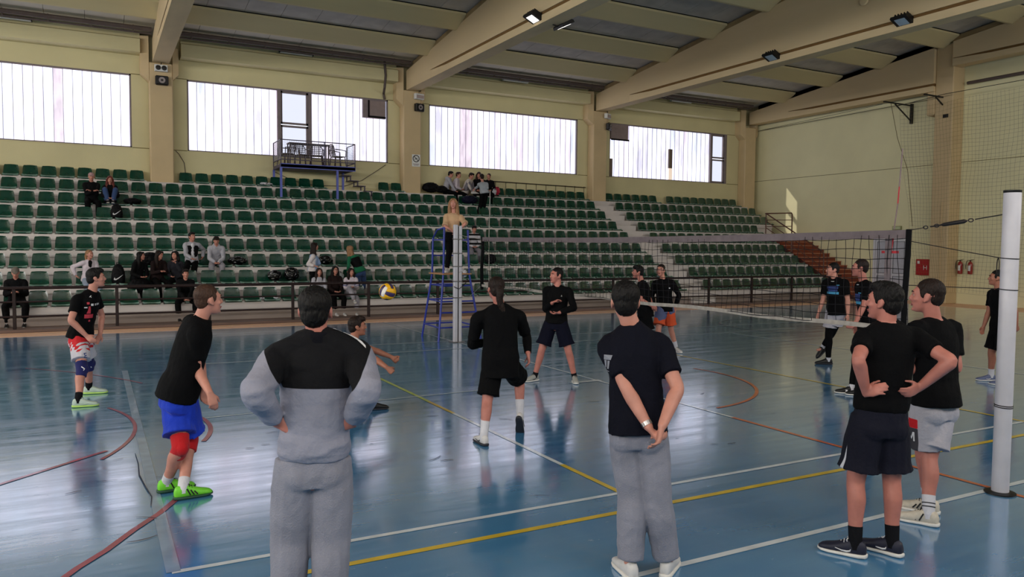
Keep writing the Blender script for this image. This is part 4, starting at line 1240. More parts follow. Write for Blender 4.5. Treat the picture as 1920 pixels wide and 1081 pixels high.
def hair(J, root, org, style, mat, voxel):
    s = J['s']*J.get('hs', 1.0); c = J['H']; f, l, u = frame(J['hf'])
    q = lambda a, b2, d: c + l*a*s + f*b2*s + u*d*s
    R = Matrix((l, f, u)).transposed()
    h = MB()
    if style in ('short', 'fade', 'crop', 'fringe', 'quiff'):
        fade = style in ('fade', 'quiff')
        h.ball(q(0,-.024,.046), ((.080 if fade else .085)*s,.097*s,.090*s), 24, 14, R)
        h.ball(q(0,-.050,-.008 if not fade else .004), ((.066 if fade else .071)*s,.064*s,.076*s), 20, 12, R)
        for e in (-1,1): h.ball(q(e*.066,.014,.030), (.012*s,.022*s,.040*s), 12, 8, R)
        if style in ('fringe', 'quiff'):
            h.ball(q(0,.022,.098), (.066*s,.080*s,.042*s), 20, 12, R)
            for i in range(9):
                a = -.05+.0125*i
                h.tube([q(a,.02,.118), q(a*1.05,.075,.104), q(a*1.1+.004*sin(i*2.1),.104-abs(a)*.4, .072 if style == 'fringe' else .092)], [.016*s,.016*s,.006*s], 8)
        if style == 'short':
            h.ball(q(0,.008,.098), (.068*s,.085*s,.042*s), 20, 12, R)
            for i in range(7):
                a = -.045+.015*i
                h.tube([q(a,.0,.125), q(a*1.1,.06,.112), q(a*1.2,.092-abs(a)*.4,.086)], [.015*s,.014*s,.007*s], 8)
        wr = (.0035*s, 60, (1,1,.5))
    elif style in ('tied', 'bun', 'long', 'bob', 'curly'):
        h.ball(q(0,-.026,.042), (.086*s,.098*s,.092*s), 24, 14, R)
        h.ball(q(0,-.05,-.01), (.074*s,.066*s,.078*s), 20, 12, R)
        if style == 'tied':
            h.ball(q(-.005,-.105,.0), (.042*s,.032*s,.045*s), 14, 10, R)
            chain(h, [q(0,-.105,.02), q(0,-.135,-.04), q(0,-.125,-.12), J['N']-f*.10*s-VZ*.06*s, J['N']-f*.115*s-VZ*.13*s], [.03*s,.038*s,.034*s,.026*s,.010*s], 4, 12)
        if style == 'bun': h.ball(q(0,-.11,.06), (.038*s,.036*s,.036*s), 14, 10, R)
        if style in ('long', 'bob', 'curly'):
            ln = {'long': .30, 'bob': .14, 'curly': .20}[style]
            for e in (-1, -.5, 0, .5, 1):
                side = abs(e) > .8
                top = q(e*.062, -.05 if not side else .0, .05)
                mid = q(e*.082, -.085+.07*abs(e), -.06)
                end = J['N'] + l*e*.085*s - f*(.085-.11*abs(e))*s - VZ*(ln-.14)*s
                chain(h, [top, mid, interp(mid, end, .55)+l*e*.008, end], [.040*s,.044*s,.046*s,.022*s], 4, 12)
            for e in (-1,1): chain(h, [q(e*.02,.06,.112), q(e*.068,.05,.06), q(e*.078,.03,.0)], [.02*s,.022*s,.018*s], 3, 10)
        wr = ((.007 if style == 'curly' else .004)*s, 60 if style != 'curly' else 45, (1,1,.35 if style != 'curly' else 1))
    elif style == 'cap':
        h.ball(q(0,-.018,.062), (.086*s,.102*s,.078*s), 24, 14, R)
        secs = [(q(0,.07,.062), l*.075*s, u*.006*s), (q(0,.12,.052), l*.066*s, u*.005*s), (q(0,.155,.040), l*.04*s, u*.004*s)]
        rings(h, secs, 16); wr = None
    elif style == 'hood':
        h.ball(q(0,-.036,.035), (.098*s,.105*s,.105*s), 24, 14, R)
        h.ball(q(0,-.055,-.05), (.092*s,.085*s,.09*s), 20, 12, R)
        wr = (.004*s, 20, (1,1,1))
    o = vol(h, 'cap' if style == 'cap' else ('hood' if style == 'hood' else 'hair'), mat, root, org, voxel, 1, wr)
    return o

def shoe(J, sd, root, org, upper, sole, accent=None, kind=None, seed=0):
    """trainer along the toe direction; kind adds its side mark"""
    s = J['s']*J.get('fs', 1.0); A = J['A'+sd]; t = J['t'+sd]; pit = radians(J.get('tilt'+sd, 0))
    side = 1 if sd == 'L' else -1
    f0 = t.normalized(); l = VZ.cross(f0); u = VZ.copy()
    f = f0*cos(pit) - VZ*sin(pit); u = VZ*cos(pit) + f0*sin(pit)
    O = A - u*.085*s - f*.055*s                       # under the heel
    q = lambda a, b2, d: O + f*a*s + l*b2*s + u*d*s
    g = MB(); secs = []
    for a, hw, h, o in ((-.012,.018,.062,0),(.0,.030,.090,0),(.03,.036,.105,0),(.065,.038,.108,0),(.095,.039,.100,.002),(.13,.041,.084,.004),(.165,.045,.068,.006),(.20,.047,.056,.008),(.235,.044,.048,.008),(.262,.034,.040,.004),(.280,.014,.026,.0)):
        secs.append((q(a, o*side*-1, h/2+.012), l*hw*s, u*(h/2)*s))
    rings(g, secs, 18, 2.4)
    g.v = [tuple(Vector(v)-org) for v in g.v]
    up = g.obj('shoe', upper, root, 180)
    g = MB(); secs = []
    for a, hw, h, b0 in ((-.020,.016,.022,.010),(-.010,.031,.030,.003),(.03,.041,.030,.0),(.10,.041,.026,.0),(.17,.049,.025,.0),(.22,.050,.024,.0),(.26,.040,.022,.003),(.286,.018,.018,.010)):
        secs.append((q(a, -.006*side if a > .14 else 0, b0+h/2), l*hw*s, u*(h/2)*s))
    rings(g, secs, 18, 3.2)
    g.v = [tuple(Vector(v)-org) for v in g.v]
    g.obj('sole', sole, up, 180)
    g = MB()
    for i in range(5):
        a = .10+.019*i; h = .106-.0085*i-.0012*i*i
        g.tube([q(a,-.026,h-.008), q(a+.004,0,h+.007), q(a,.026,h-.008)], .0035*s, 6)
    g.tube([q(.098,.0,.115), q(.095,.02,.12), q(.105,.034,.108)], .003*s, 5).tube([q(.098,.0,.115), q(.095,-.02,.122), q(.11,-.03,.11)], .003*s, 5)
    g.v = [tuple(Vector(v)-org) for v in g.v]
    g.obj('laces', accent or sole, up, 180)
    if kind:
        g = MB()
        for e in (-1, 1):
            w = lambda a: (.040+.0 if a < .12 else .043)
            if kind == 'stripes':
                for i in range(3):
                    a = .085+.028*i
                    g.bar(q(a+.020, e*(.0405), .034), q(a-.006, e*(.0375-.0015*i), .088-.012*i), .010*s, .006*s, up=l)
            elif kind == 'swoosh':
                pts = [(.035,.058),(.055,.043),(.08,.040),(.12,.052),(.165,.070-.012)]
                pts = [(.17,.050),(.13,.040),(.10,.038),(.08,.044),(.075,.056)]
                r = [.002,.004,.006,.0055,.002]
                g.tube([q(a, e*(.0435 if a > .12 else .0405), z) for a, z in pts], [x*s for x in r], 6, r2=[.003*s]*5, up=u)
            elif kind == 'square':
                g.box(0,0,0,0,0,0) if False else None
                c0 = q(.13, e*.043, .05); g.bar(c0-f*.016*s, c0+f*.016*s, .026*s, .006*s, up=l)
        g.v = [tuple(Vector(v)-org) for v in g.v]
        g.obj('side_mark', accent, up)
    return up

def sock(J, sd, root, org, mat, h=.10, band=None):
    s = J['s']; A, K = J['A'+sd], J['K'+sd]; d = (K-A).normalized()
    pts = [A-VZ*.03*s+J['t'+sd]*.0, A, A+d*.05*s, A+d*h*s]
    r = [.040*s,.042*s,.043*s,(.043+.06*max(0,h-.08))*s]
    g = MB(); g.tube([p-org for p in pts], r, 16)
    o = g.obj('sock', mat, root, 60)
    if band:
        for z in (.045, .07):
            p = A+d*z*s-org
            MB().tube([p, p+d*.008*s], .0452*s, 16).obj('sock_stripe', band, o, 60)
    return o

def kneepad(J, sd, root, org, mat, accent=None):
    s = J['s']; Hp, K, A = J['P'+sd], J['K'+sd], J['A'+sd]
    g = MB(); up = (Hp-K).normalized(); dn = (A-K).normalized(); fw = (K-(Hp+A)/2); fw = fw.normalized() if fw.length > .02 else J['pf']
    chain(g, [K+up*.10*s, K+up*.04*s, K, K+dn*.05*s, K+dn*.10*s], [.074*s,.070*s,.068*s,.065*s,.064*s], 3, 18)
    g.ball(K+fw*.035*s, (.048*s,.048*s,.062*s), 16, 10)
    o = vol(g, 'knee_pad', mat, root, org, .008, 2)
    if accent:
        l = VZ.cross(J['pf'])
        g = MB()
        for e in (-1,1):
            c = K+fw*.03*s+l*e*.055*s-org
            g.tube([c+VZ*.045*s-fw*.02*s, c+VZ*.02*s+fw*.02*s, c-VZ*.015*s-fw*.005*s, c-VZ*.05*s+fw*.012*s], .007*s, 6)
        g.obj('pad_stripe', accent, o, 180)
    return o

def person(J, label, voxel, skin_mat, hair_style, hair_mat, group=None, name='person'):
    """root Empty plus the continuous body, face features and hair"""
    J = dict(J)
    for k, v in list(J.items()):
        if isinstance(v, (list, tuple)) and len(v) == 3: J[k] = Vector(v)
    base = (J['AL']+J['AR'])/2
    z = J.get('ground', 0.0)
    org = Vector((base.x, base.y, z))
    root = thing(name, org, 0, label, 'person', group)
    b = MB()
    torso(b, J); glutes(b, J)
    for sd in 'LR':
        arm(b, J, sd); leg(b, J, sd); hand(b, J, sd)
        t = J['t'+sd]; A = J['A'+sd]
        chain(b, [A, A-VZ*.045*J['s']+t*.03*J['s'], A-VZ*.06*J['s']+t*.12*J['s']], [.034*J['s'],.032*J['s'],.022*J['s']], 3, 10)
    head_skin(b, J)
    vol(b, 'body', skin_mat, root, org, voxel, 2)
    face(J, root, org, hair_mat if hair_style not in ('cap','hood') else hair_brown)
    hair(J, root, org, hair_style, hair_mat, max(voxel*.8, .006))
    J['org'] = org; J['root'] = root; J['vox'] = voxel
    return J

def tee(J, mat, sleeve=.62, hem=-.16, grow=.02, name='t_shirt', wr=(.004, 9, (1,1,1.6)), zones=None, loose=.010, collar=1.035, flare=.005):
    g = MB()
    def ex(t): return loose*max(0, min(1, (.75-t)/.6))
    at = torso_frames(J); s = J['s']; tb = TORSO_W if J.get('female') else TORSO; bw = J.get('bulk', 1.0)
    secs = []
    rows = [r for r in tb if hem < r[0] < .95]
    def sec(t, hw, hd, fo):
        c, l, f = at(t); q = grow+ex(t)
        secs.append((c+f*fo*s, l*(hw*s*bw+q), f*(hd*s*bw+q)))
    low = hem < .05
    sec(hem, .158 if low else .135, .128 if low else .095, -.022 if low else 0)
    for r in rows:
        t = r[0]; base = .142 if not J.get('female') else .125
        if low and t < .2: sec(t, max(r[1], .150), max(r[2], .122), -.020 if t < .1 else -.012)
        else: sec(t, max(r[1], base) if t < .6 else r[1], r[2], r[3])
    sec(.965, .118, .078, -.006); sec(collar, .070, .066, 0)
    rings(g, secs)
    for sd in 'LR': arm(g, J, sd, grow*.72, sleeve, flare if sleeve < 1.2 else 0)
    return vol(g, name, mat, J['root'], J['org'], J['vox'], 3, wr, zones)

def lower(J, g, grow, waist):
    """the seat of shorts or trousers, close fitting above the hips so that a shirt can hang over it"""
    at = torso_frames(J); s = J['s']; secs = []
    for t, hw, hd, fo, q in ((-.17,.140,.098,-.005,1),(-.08,.150,.106,-.010,.8),(.02,.154,.108,-.010,.5),(waist,.146,.102,-.004,.35)):
        c, l, f = at(t); secs.append((c+f*fo*s, l*(hw*s+grow*q), f*(hd*s+grow*q)))
    rings(g, secs); glutes(g, J, .010+grow*.35)
def shorts(J, mat, frac=.72, grow=.022, flare=.018, waist=.14, name='shorts', wr=(.004, 8, (1.6,1.6,.6)), zones=None):
    g = MB(); lower(J, g, grow, waist)
    for sd in 'LR':
        leg(g, J, sd, grow, frac, flare, [.070,.088,.088,.084,.078,.07,.06])
    return vol(g, name, mat, J['root'], J['org'], J['vox'], 3, wr, zones)

def trousers(J, mat, name='trousers', grow=.012, rads=None, wr=(.0035, 7, (1.6,1.6,1.3)), frac=1.92, zones=None):
    g = MB(); lower(J, g, grow, .17)
    for sd in 'LR': leg(g, J, sd, grow, frac, 0, rads or [.076,.086,.080,.072,.071,.064,.055])
    return vol(g, name, mat, J['root'], J['org'], J['vox'], 3, wr, zones)
# ------------------------------------------------------------------ people on the court: joint positions in metres
# size, heel lift left, heel lift right, then pelvis, neck base, head, facing of head / chest / pelvis and the joints of each side
JOINTS = ['P', 'N', 'H', 'hf', 'cf', 'pf', 'SL', 'EL', 'WL', 'FL', 'PL', 'KL', 'AL', 'tL', 'SR', 'ER', 'WR', 'FR', 'PR', 'KR', 'AR', 'tR']
POSE = {
    'greycoach': [1.02, 0, 0, 0.999, 4.063, 0.893, 1.033, 4.084, 1.54, 1.024, 4.099, 1.701, 0.404, 0.915, 0.0, 0.239, 0.971, 0.0, 0.239, 0.971, 0.0, 0.835, 4.134, 1.454, 0.676, 3.909, 1.332, 0.807, 4.039, 1.138, 0.952, 3.958, 1.087, 0.91, 4.085, 0.893, 0.889, 4.126, 0.481, 0.865, 4.095, 0.087, -0.001, 1.0, 0.0, 1.233, 4.023, 1.455, 1.195, 3.755, 1.324, 1.167, 3.924, 1.12, 1.016, 4.005, 1.095, 1.088, 4.041, 0.893, 1.082, 4.036, 0.477, 1.054, 3.965, 0.087, 0.543, 0.84, 0.0],
    'navyman': [1.04, 0, 0, 2.963, 3.819, 0.914, 2.969, 3.899, 1.536, 2.931, 3.93, 1.71, 0.497, 0.868, 0.0, 0.556, 0.831, 0.0, 0.613, 0.79, 0.0, 2.842, 3.977, 1.425, 2.851, 3.787, 1.184, 2.894, 3.62, 0.974, 2.991, 3.559, 0.839, 2.895, 3.872, 0.914, 2.929, 3.819, 0.492, 2.889, 3.779, 0.088, 0.215, 0.977, 0.0, 3.114, 3.792, 1.439, 3.084, 3.598, 1.203, 2.915, 3.531, 1.0, 2.877, 3.541, 0.828, 3.03, 3.767, 0.914, 3.042, 3.718, 0.489, 3.119, 3.704, 0.088, 0.82, 0.572, 0.0],
    'frontman': [1.03, 0, 0, 4.609, 3.337, 0.915, 4.671, 3.342, 1.538, 4.655, 3.361, 1.702, -0.24, 0.971, 0.0, 0.531, 0.847, 0.0, 0.408, 0.913, 0.0, 4.548, 3.418, 1.456, 4.302, 3.276, 1.348, 4.434, 3.31, 1.114, 4.421, 3.151, 1.185, 4.532, 3.372, 0.915, 4.478, 3.401, 0.491, 4.437, 3.357, 0.088, -0.456, 0.89, 0.0, 4.816, 3.245, 1.469, 4.784, 2.968, 1.348, 4.747, 3.149, 1.151, 4.579, 3.165, 1.106, 4.686, 3.303, 0.915, 4.715, 3.302, 0.49, 4.683, 3.26, 0.088, -0.171, 0.985, 0.0],
    'rearman': [1.04, 0, 0, 5.615, 3.607, 0.875, 5.633, 3.635, 1.494, 5.587, 3.672, 1.697, -0.418, 0.908, 0.0, 0.127, 0.992, 0.0, 0.04, 0.999, 0.0, 5.446, 3.657, 1.45, 5.43, 3.711, 1.149, 5.687, 3.622, 1.147, 5.854, 3.564, 1.146, 5.529, 3.611, 0.875, 5.58, 3.648, 0.467, 5.693, 3.659, 0.088, -0.386, 0.922, 0.0, 5.817, 3.609, 1.445, 5.77, 3.538, 1.15, 5.8, 3.807, 1.182, 5.646, 3.891, 1.198, 5.7, 3.604, 0.875, 5.557, 3.587, 0.471, 5.44, 3.501, 0.088, -0.355, 0.935, 0.0],
    'greenshoes': [1.0, 0, 0, 0.58, 6.788, 0.813, 0.733, 6.742, 1.428, 0.802, 6.716, 1.595, 0.956, 0.294, 0.0, 0.974, 0.227, 0.0, 0.965, 0.261, 0.0, 0.685, 6.919, 1.398, 0.741, 6.861, 1.114, 0.775, 6.837, 0.855, 0.77, 6.83, 0.686, 0.559, 6.867, 0.813, 0.57, 6.652, 0.423, 0.476, 6.891, 0.085, 0.981, 0.192, 0.0, 0.693, 6.605, 1.326, 0.704, 6.662, 1.037, 0.776, 6.476, 0.868, 0.82, 6.442, 0.707, 0.601, 6.708, 0.813, 0.664, 6.896, 0.414, 0.58, 6.641, 0.085, 0.993, 0.122, 0.0],
    'leftplayer': [1.0, 0, 0, -0.196, 11.537, 0.81, -0.062, 11.501, 1.405, -0.009, 11.484, 1.601, 0.999, 0.052, 0.0, 0.97, -0.242, 0.0, 0.97, -0.242, 0.0, -0.029, 11.676, 1.362, 0.049, 11.73, 1.082, 0.027, 11.615, 0.848, -0.038, 11.64, 0.693, -0.176, 11.616, 0.81, -0.113, 11.785, 0.443, -0.122, 11.94, 0.085, 0.997, -0.077, 0.0, -0.226, 11.388, 1.325, -0.298, 11.252, 1.074, -0.131, 11.253, 0.872, -0.015, 11.184, 0.768, -0.216, 11.457, 0.81, -0.189, 11.22, 0.445, -0.233, 11.015, 0.085, 0.998, -0.066, 0.0],
    'digger': [0.98, 0, 0, 2.598, 9.413, 0.356, 2.8, 9.335, 0.868, 2.845, 9.323, 1.047, 0.983, -0.181, 0.0, 0.973, -0.232, 0.0, 0.973, -0.232, 0.0, 2.827, 9.511, 0.832, 3.072, 9.392, 0.735, 3.273, 9.259, 0.646, 3.386, 9.192, 0.544, 2.617, 9.492, 0.356, 3.01, 9.534, 0.172, 2.718, 9.251, 0.083, 0.98, -0.197, 0.0, 2.742, 9.173, 0.822, 2.98, 9.099, 0.676, 3.081, 8.884, 0.579, 3.191, 8.818, 0.472, 2.579, 9.335, 0.356, 2.789, 8.958, 0.293, 2.993, 9.255, 0.083, 0.975, -0.224, 0.0],
    'ponytail': [1.0, 0, 55, 3.784, 7.268, 0.801, 3.795, 7.299, 1.406, 3.754, 7.333, 1.605, 0.096, 0.995, 0.0, 0.334, 0.943, 0.0, 0.334, 0.943, 0.0, 3.57, 7.38, 1.281, 3.536, 7.459, 0.999, 3.787, 7.531, 1.013, 3.951, 7.578, 1.022, 3.707, 7.295, 0.801, 3.605, 7.217, 0.424, 3.5, 7.079, 0.085, 0.023, 1.0, 0.0, 3.983, 7.223, 1.302, 4.138, 7.323, 1.072, 4.052, 7.139, 0.905, 4.067, 7.121, 0.737, 3.862, 7.24, 0.801, 4.145, 7.501, 0.578, 4.081, 7.353, 0.185, 0.63, 0.777, 0.0],
    'midman': [0.98, 0, 0, 6.177, 10.034, 0.889, 6.216, 10.045, 1.428, 6.198, 10.067, 1.616, -0.998, -0.059, 0.0, -0.727, -0.687, 0.0, -0.727, -0.687, 0.0, 6.333, 9.918, 1.381, 6.324, 9.751, 1.145, 6.079, 9.786, 1.076, 5.934, 9.862, 1.048, 6.233, 9.975, 0.889, 6.305, 9.863, 0.482, 6.395, 9.825, 0.083, -0.392, -0.92, 0.0, 6.093, 10.171, 1.388, 6.07, 10.159, 1.1, 6.054, 9.932, 1.219, 6.187, 9.865, 1.295, 6.122, 10.092, 0.889, 5.977, 10.109, 0.483, 5.897, 10.168, 0.083, -0.985, -0.172, 0.0],
    'netman': [0.97, 0, 0, 9.135, 11.643, 0.859, 9.109, 11.689, 1.394, 9.042, 11.738, 1.595, -0.882, 0.471, 0.0, -0.882, 0.471, 0.0, -0.882, 0.471, 0.0, 9.03, 11.534, 1.356, 8.913, 11.486, 1.099, 9.121, 11.405, 0.977, 9.255, 11.352, 0.898, 9.098, 11.573, 0.859, 9.163, 11.52, 0.461, 9.247, 11.536, 0.082, -0.877, 0.48, 0.0, 9.193, 11.838, 1.345, 9.363, 11.812, 1.116, 9.325, 11.628, 0.945, 9.301, 11.509, 0.834, 9.172, 11.713, 0.859, 9.126, 11.695, 0.457, 9.089, 11.61, 0.082, -0.882, 0.47, 0.0],
    'smiler': [0.95, 0, 0, 9.789, 11.827, 0.876, 9.771, 11.87, 1.418, 9.729, 11.905, 1.616, -0.863, -0.506, 0.0, -0.416, -0.909, 0.0, -0.416, -0.909, 0.0, 9.926, 11.796, 1.382, 10.021, 11.697, 1.137, 9.971, 11.743, 0.897, 9.939, 11.772, 0.742, 9.86, 11.795, 0.876, 9.936, 11.814, 0.46, 10.075, 11.807, 0.081, -0.182, -0.983, 0.0, 9.619, 11.936, 1.369, 9.623, 12.036, 1.107, 9.558, 11.885, 0.92, 9.515, 11.787, 0.799, 9.718, 11.86, 0.876, 9.596, 11.781, 0.478, 9.548, 11.717, 0.081, -0.757, -0.654, 0.0],
    'farblue': [1.0, 45, 0, 11.443, 9.182, 1.002, 11.428, 9.222, 1.517, 11.389, 9.253, 1.694, -0.872, 0.489, 0.0, -0.988, -0.152, 0.0, -0.988, -0.152, 0.0, 11.456, 9.042, 1.48, 11.463, 8.984, 1.191, 11.45, 8.958, 0.931, 11.441, 8.941, 0.762, 11.455, 9.101, 1.002, 11.491, 9.276, 0.629, 11.5, 9.5, 0.305, -0.937, 0.349, 0.0, 11.402, 9.394, 1.463, 11.329, 9.384, 1.178, 11.239, 9.396, 0.932, 11.18, 9.404, 0.772, 11.43, 9.263, 1.002, 11.423, 9.322, 0.53, 11.496, 9.37, 0.085, -0.757, 0.654, 0.0],
    'nearblue': [1.0, 0, 0, 9.605, 7.179, 0.929, 9.57, 7.237, 1.578, 9.521, 7.277, 1.789, -0.666, 0.746, 0.0, -0.837, 0.548, 0.0, -0.729, 0.685, 0.0, 9.475, 7.085, 1.538, 9.341, 7.063, 1.276, 9.204, 7.069, 1.053, 9.081, 7.128, 0.951, 9.549, 7.12, 0.929, 9.48, 7.146, 0.5, 9.46, 7.113, 0.085, -0.668, 0.744, 0.0, 9.67, 7.382, 1.528, 9.676, 7.38, 1.233, 9.663, 7.406, 0.973, 9.655, 7.423, 0.804, 9.661, 7.239, 0.929, 9.532, 7.296, 0.505, 9.455, 7.291, 0.085, -0.677, 0.736, 0.0],
    'postman': [0.97, 0, 0, 12.362, 6.901, 0.828, 12.344, 6.947, 1.433, 12.319, 6.973, 1.631, -0.632, 0.775, 0.0, -0.859, 0.512, 0.0, -0.9, 0.436, 0.0, 12.257, 6.796, 1.395, 12.299, 6.664, 1.144, 12.402, 6.689, 0.913, 12.468, 6.705, 0.763, 12.328, 6.829, 0.828, 12.251, 6.798, 0.445, 12.217, 6.714, 0.082, -0.692, 0.722, 0.0, 12.434, 7.092, 1.384, 12.372, 7.096, 1.105, 12.307, 7.129, 0.861, 12.264, 7.151, 0.704, 12.397, 6.972, 0.828, 12.384, 7.035, 0.449, 12.408, 7.04, 0.082, -0.761, 0.649, 0.0],
    'referee': [0.96, 0, 0, 6.974, 15.748, 2.313, 7.013, 15.753, 2.751, 7.007, 15.772, 3.0, -0.483, -0.876, 0.0, -0.324, -0.946, 0.0, -0.324, -0.946, 0.0, 7.159, 15.701, 2.7, 7.155, 15.457, 2.556, 7.005, 15.56, 2.382, 6.908, 15.626, 2.268, 7.048, 15.722, 2.313, 7.04, 15.677, 1.924, 7.02, 15.7, 1.552, -0.158, -0.987, 0.0, 6.859, 15.804, 2.716, 6.759, 15.66, 2.494, 6.932, 15.539, 2.357, 7.044, 15.46, 2.268, 6.899, 15.773, 2.313, 6.893, 15.732, 1.923, 6.84, 15.74, 1.552, -0.552, -0.834, 0.0],
    'bluewoman': [0.93, 0, 0, 5.555, 22.464, 1.308, 5.563, 22.487, 1.773, 5.595, 22.485, 2.021, 0.998, -0.068, 0.0, 0.946, -0.324, 0.0, 0.946, -0.324, 0.0, 5.611, 22.626, 1.726, 5.726, 22.497, 1.512, 5.643, 22.496, 1.742, 5.589, 22.495, 1.89, 5.579, 22.536, 1.308, 5.628, 22.474, 0.939, 5.62, 22.45, 0.579, 0.945, -0.326, 0.0, 5.514, 22.344, 1.736, 5.364, 22.351, 1.506, 5.511, 22.159, 1.471, 5.606, 22.035, 1.448, 5.53, 22.391, 1.308, 5.521, 22.402, 0.932, 5.45, 22.4, 0.579, 0.947, -0.32, 0.0],
    'greenwoman': [0.95, 0, 0, 6.957, 22.464, 1.265, 6.769, 22.594, 1.742, 6.688, 22.65, 1.933, -0.387, 0.922, 0.0, -0.221, 0.975, 0.0, -0.221, 0.975, 0.0, 6.636, 22.541, 1.678, 6.569, 22.364, 1.47, 6.589, 22.542, 1.298, 6.602, 22.658, 1.186, 6.881, 22.447, 1.265, 6.928, 22.638, 0.891, 6.75, 22.45, 0.581, -0.229, 0.973, 0.0, 6.933, 22.627, 1.729, 6.982, 22.733, 1.475, 6.821, 22.774, 1.289, 6.717, 22.8, 1.168, 7.033, 22.481, 1.265, 7.129, 22.67, 0.9, 6.95, 22.5, 0.581, -0.049, 0.999, 0.0],
    'tallgrey': [0.98, 0, 0, 13.363, 27.12, 4.162, 13.315, 27.168, 4.535, 13.283, 27.2, 4.763, -0.066, 0.998, 0.0, 0.109, 0.994, 0.0, 0.109, 0.994, 0.0, 13.165, 27.178, 4.479, 13.259, 27.446, 4.422, 13.054, 27.342, 4.307, 12.921, 27.274, 4.233, 13.283, 27.129, 4.162, 13.228, 27.144, 3.71, 13.1, 27.15, 3.295, 0.1, 0.995, 0.0, 13.476, 27.147, 4.505, 13.398, 26.917, 4.349, 13.482, 27.127, 4.229, 13.537, 27.264, 4.151, 13.443, 27.111, 4.162, 13.385, 27.167, 3.718, 13.3, 27.15, 3.295, 0.106, 0.994, 0.0],
}
def stance(who, left='relax', right='relax', **more):
    v = POSE[who]
    J = {'s': v[0], 'tiltL': v[1], 'tiltR': v[2], 'gripL': left, 'gripR': right}
    for i, k in enumerate(JOINTS): J[k] = Vector(v[3+3*i:6+3*i])
    J.update(more)
    return J
black_c = cloth('black jersey cloth', (5, 5, 7)); black2_c = cloth('black shorts cloth', (5, 5, 7))
navy_c = cloth('navy jersey cloth', (12, 13, 24)); navy2_c = cloth('navy shorts cloth', (11, 12, 28))
grey_c = cloth('grey marl sweat cloth', (142, 142, 154), var=.10, bump=.3, bscale=120); greyp_c = cloth('grey marl trouser cloth', (132, 132, 144), var=.10, bump=.3, bscale=120)
royal_c = cloth('royal blue shorts cloth', (22, 54, 176)); lgrey_c = cloth('light grey shorts cloth', (168, 164, 172))
white_c = cloth('white sock cloth', (206, 204, 210)); bsock_c = cloth('black sock cloth', (18, 18, 22))
redpad_c = cloth('red knee pad cloth', (184, 24, 30)); bluepad_c = cloth('dark blue knee pad cloth', (30, 32, 88))
lime_m = M_('lime shoe mesh', (116, 208, 52), .5, .4, var=.1, scale=20); mint_m = M_('pale mint shoe mesh', (188, 204, 190), .5, .4, var=.08, scale=20)
limes_m = M_('lime sole', (186, 224, 110), .5); whites_m = M_('white shoe leather', (206, 202, 200), .45, .4, var=.06, scale=20); soles_m = M_('white sole', (216, 212, 206), .5)
navys_m = M_('navy shoe mesh', (22, 24, 44), .55, .4, var=.2, scale=30); blacks_m = M_('black shoe mesh', (18, 18, 20), .5, .4); darks_m = M_('dark sole', (30, 30, 40), .6)
cream_m = M_('cream shoe knit', (200, 190, 174), .6, .3, var=.1, scale=30); greys_m = M_('blue grey shoe mesh', (96, 104, 134), .5, .4)
print_w = M_('white print', (214, 212, 214), .7); print_r = M_('red print', (186, 52, 66), .7); print_b = M_('dark blue print', (38, 58, 120), .7); print_c = M_('cyan print', (70, 150, 190), .7)

def plate(J, pts, mat, name, parent=None, th=.003):
    """a flat printed or stitched patch: outline points in world space, given a little thickness"""
    P = [Vector(p)-J['org'] for p in pts]
    n = (P[1]-P[0]).cross(P[2]-P[0]).normalized()*th
    k = len(P)
    return MB().add([p-n for p in P]+[p+n for p in P], [tuple(range(k-1,-1,-1)), tuple(range(k,2*k))]+[(i,(i+1)%k,k+(i+1)%k,k+i) for i in range(k)]).obj(name, mat, parent or J['root'])

def decal(o, J, origin, d, ax, shapes, mat, name, lift=.004):
    """flat print laid on a garment: 2-D shapes (u along ax, v up) are dropped onto its surface along d"""
    d = d.normalized(); ax = (ax - d*ax.dot(d)).normalized(); up = ax.cross(d).normalized()
    if up.z < 0: up = -up
    from mathutils.bvhtree import BVHTree
    bvh = BVHTree.FromPolygons([v.co for v in o.data.vertices], [p.vertices[:] for p in o.data.polygons])
    g = MB()
    for poly in shapes:
        cx = sum(p[0] for p in poly)/len(poly); cy = sum(p[1] for p in poly)/len(poly)
        vs = []
        for (u, v) in [(cx, cy)] + list(poly):
            p = Vector(origin) - J['org'] + ax*u + up*v
            hit = bvh.ray_cast(p - d*.6, d)
            q = hit[0] if hit[0] is not None else p
            vs.append(q - d*lift)
        n = len(poly)
        g.add(vs, [(0, i+1, (i+1) % n + 1) for i in range(n)])
    return g.obj(name, mat, o)
def rect(u, v, w, h, sk=0): return [(u-w/2-sk*h/2, v-h/2), (u+w/2-sk*h/2, v-h/2), (u+w/2+sk*h/2, v+h/2), (u-w/2+sk*h/2, v+h/2)]
def rects(u, v, w, h, nx=4, ny=1):
    return [rect(u-w/2+(i+.5)*w/nx, v-h/2+(j+.5)*h/ny, w/nx*1.02, h/ny*1.02) for i in range(nx) for j in range(ny)]

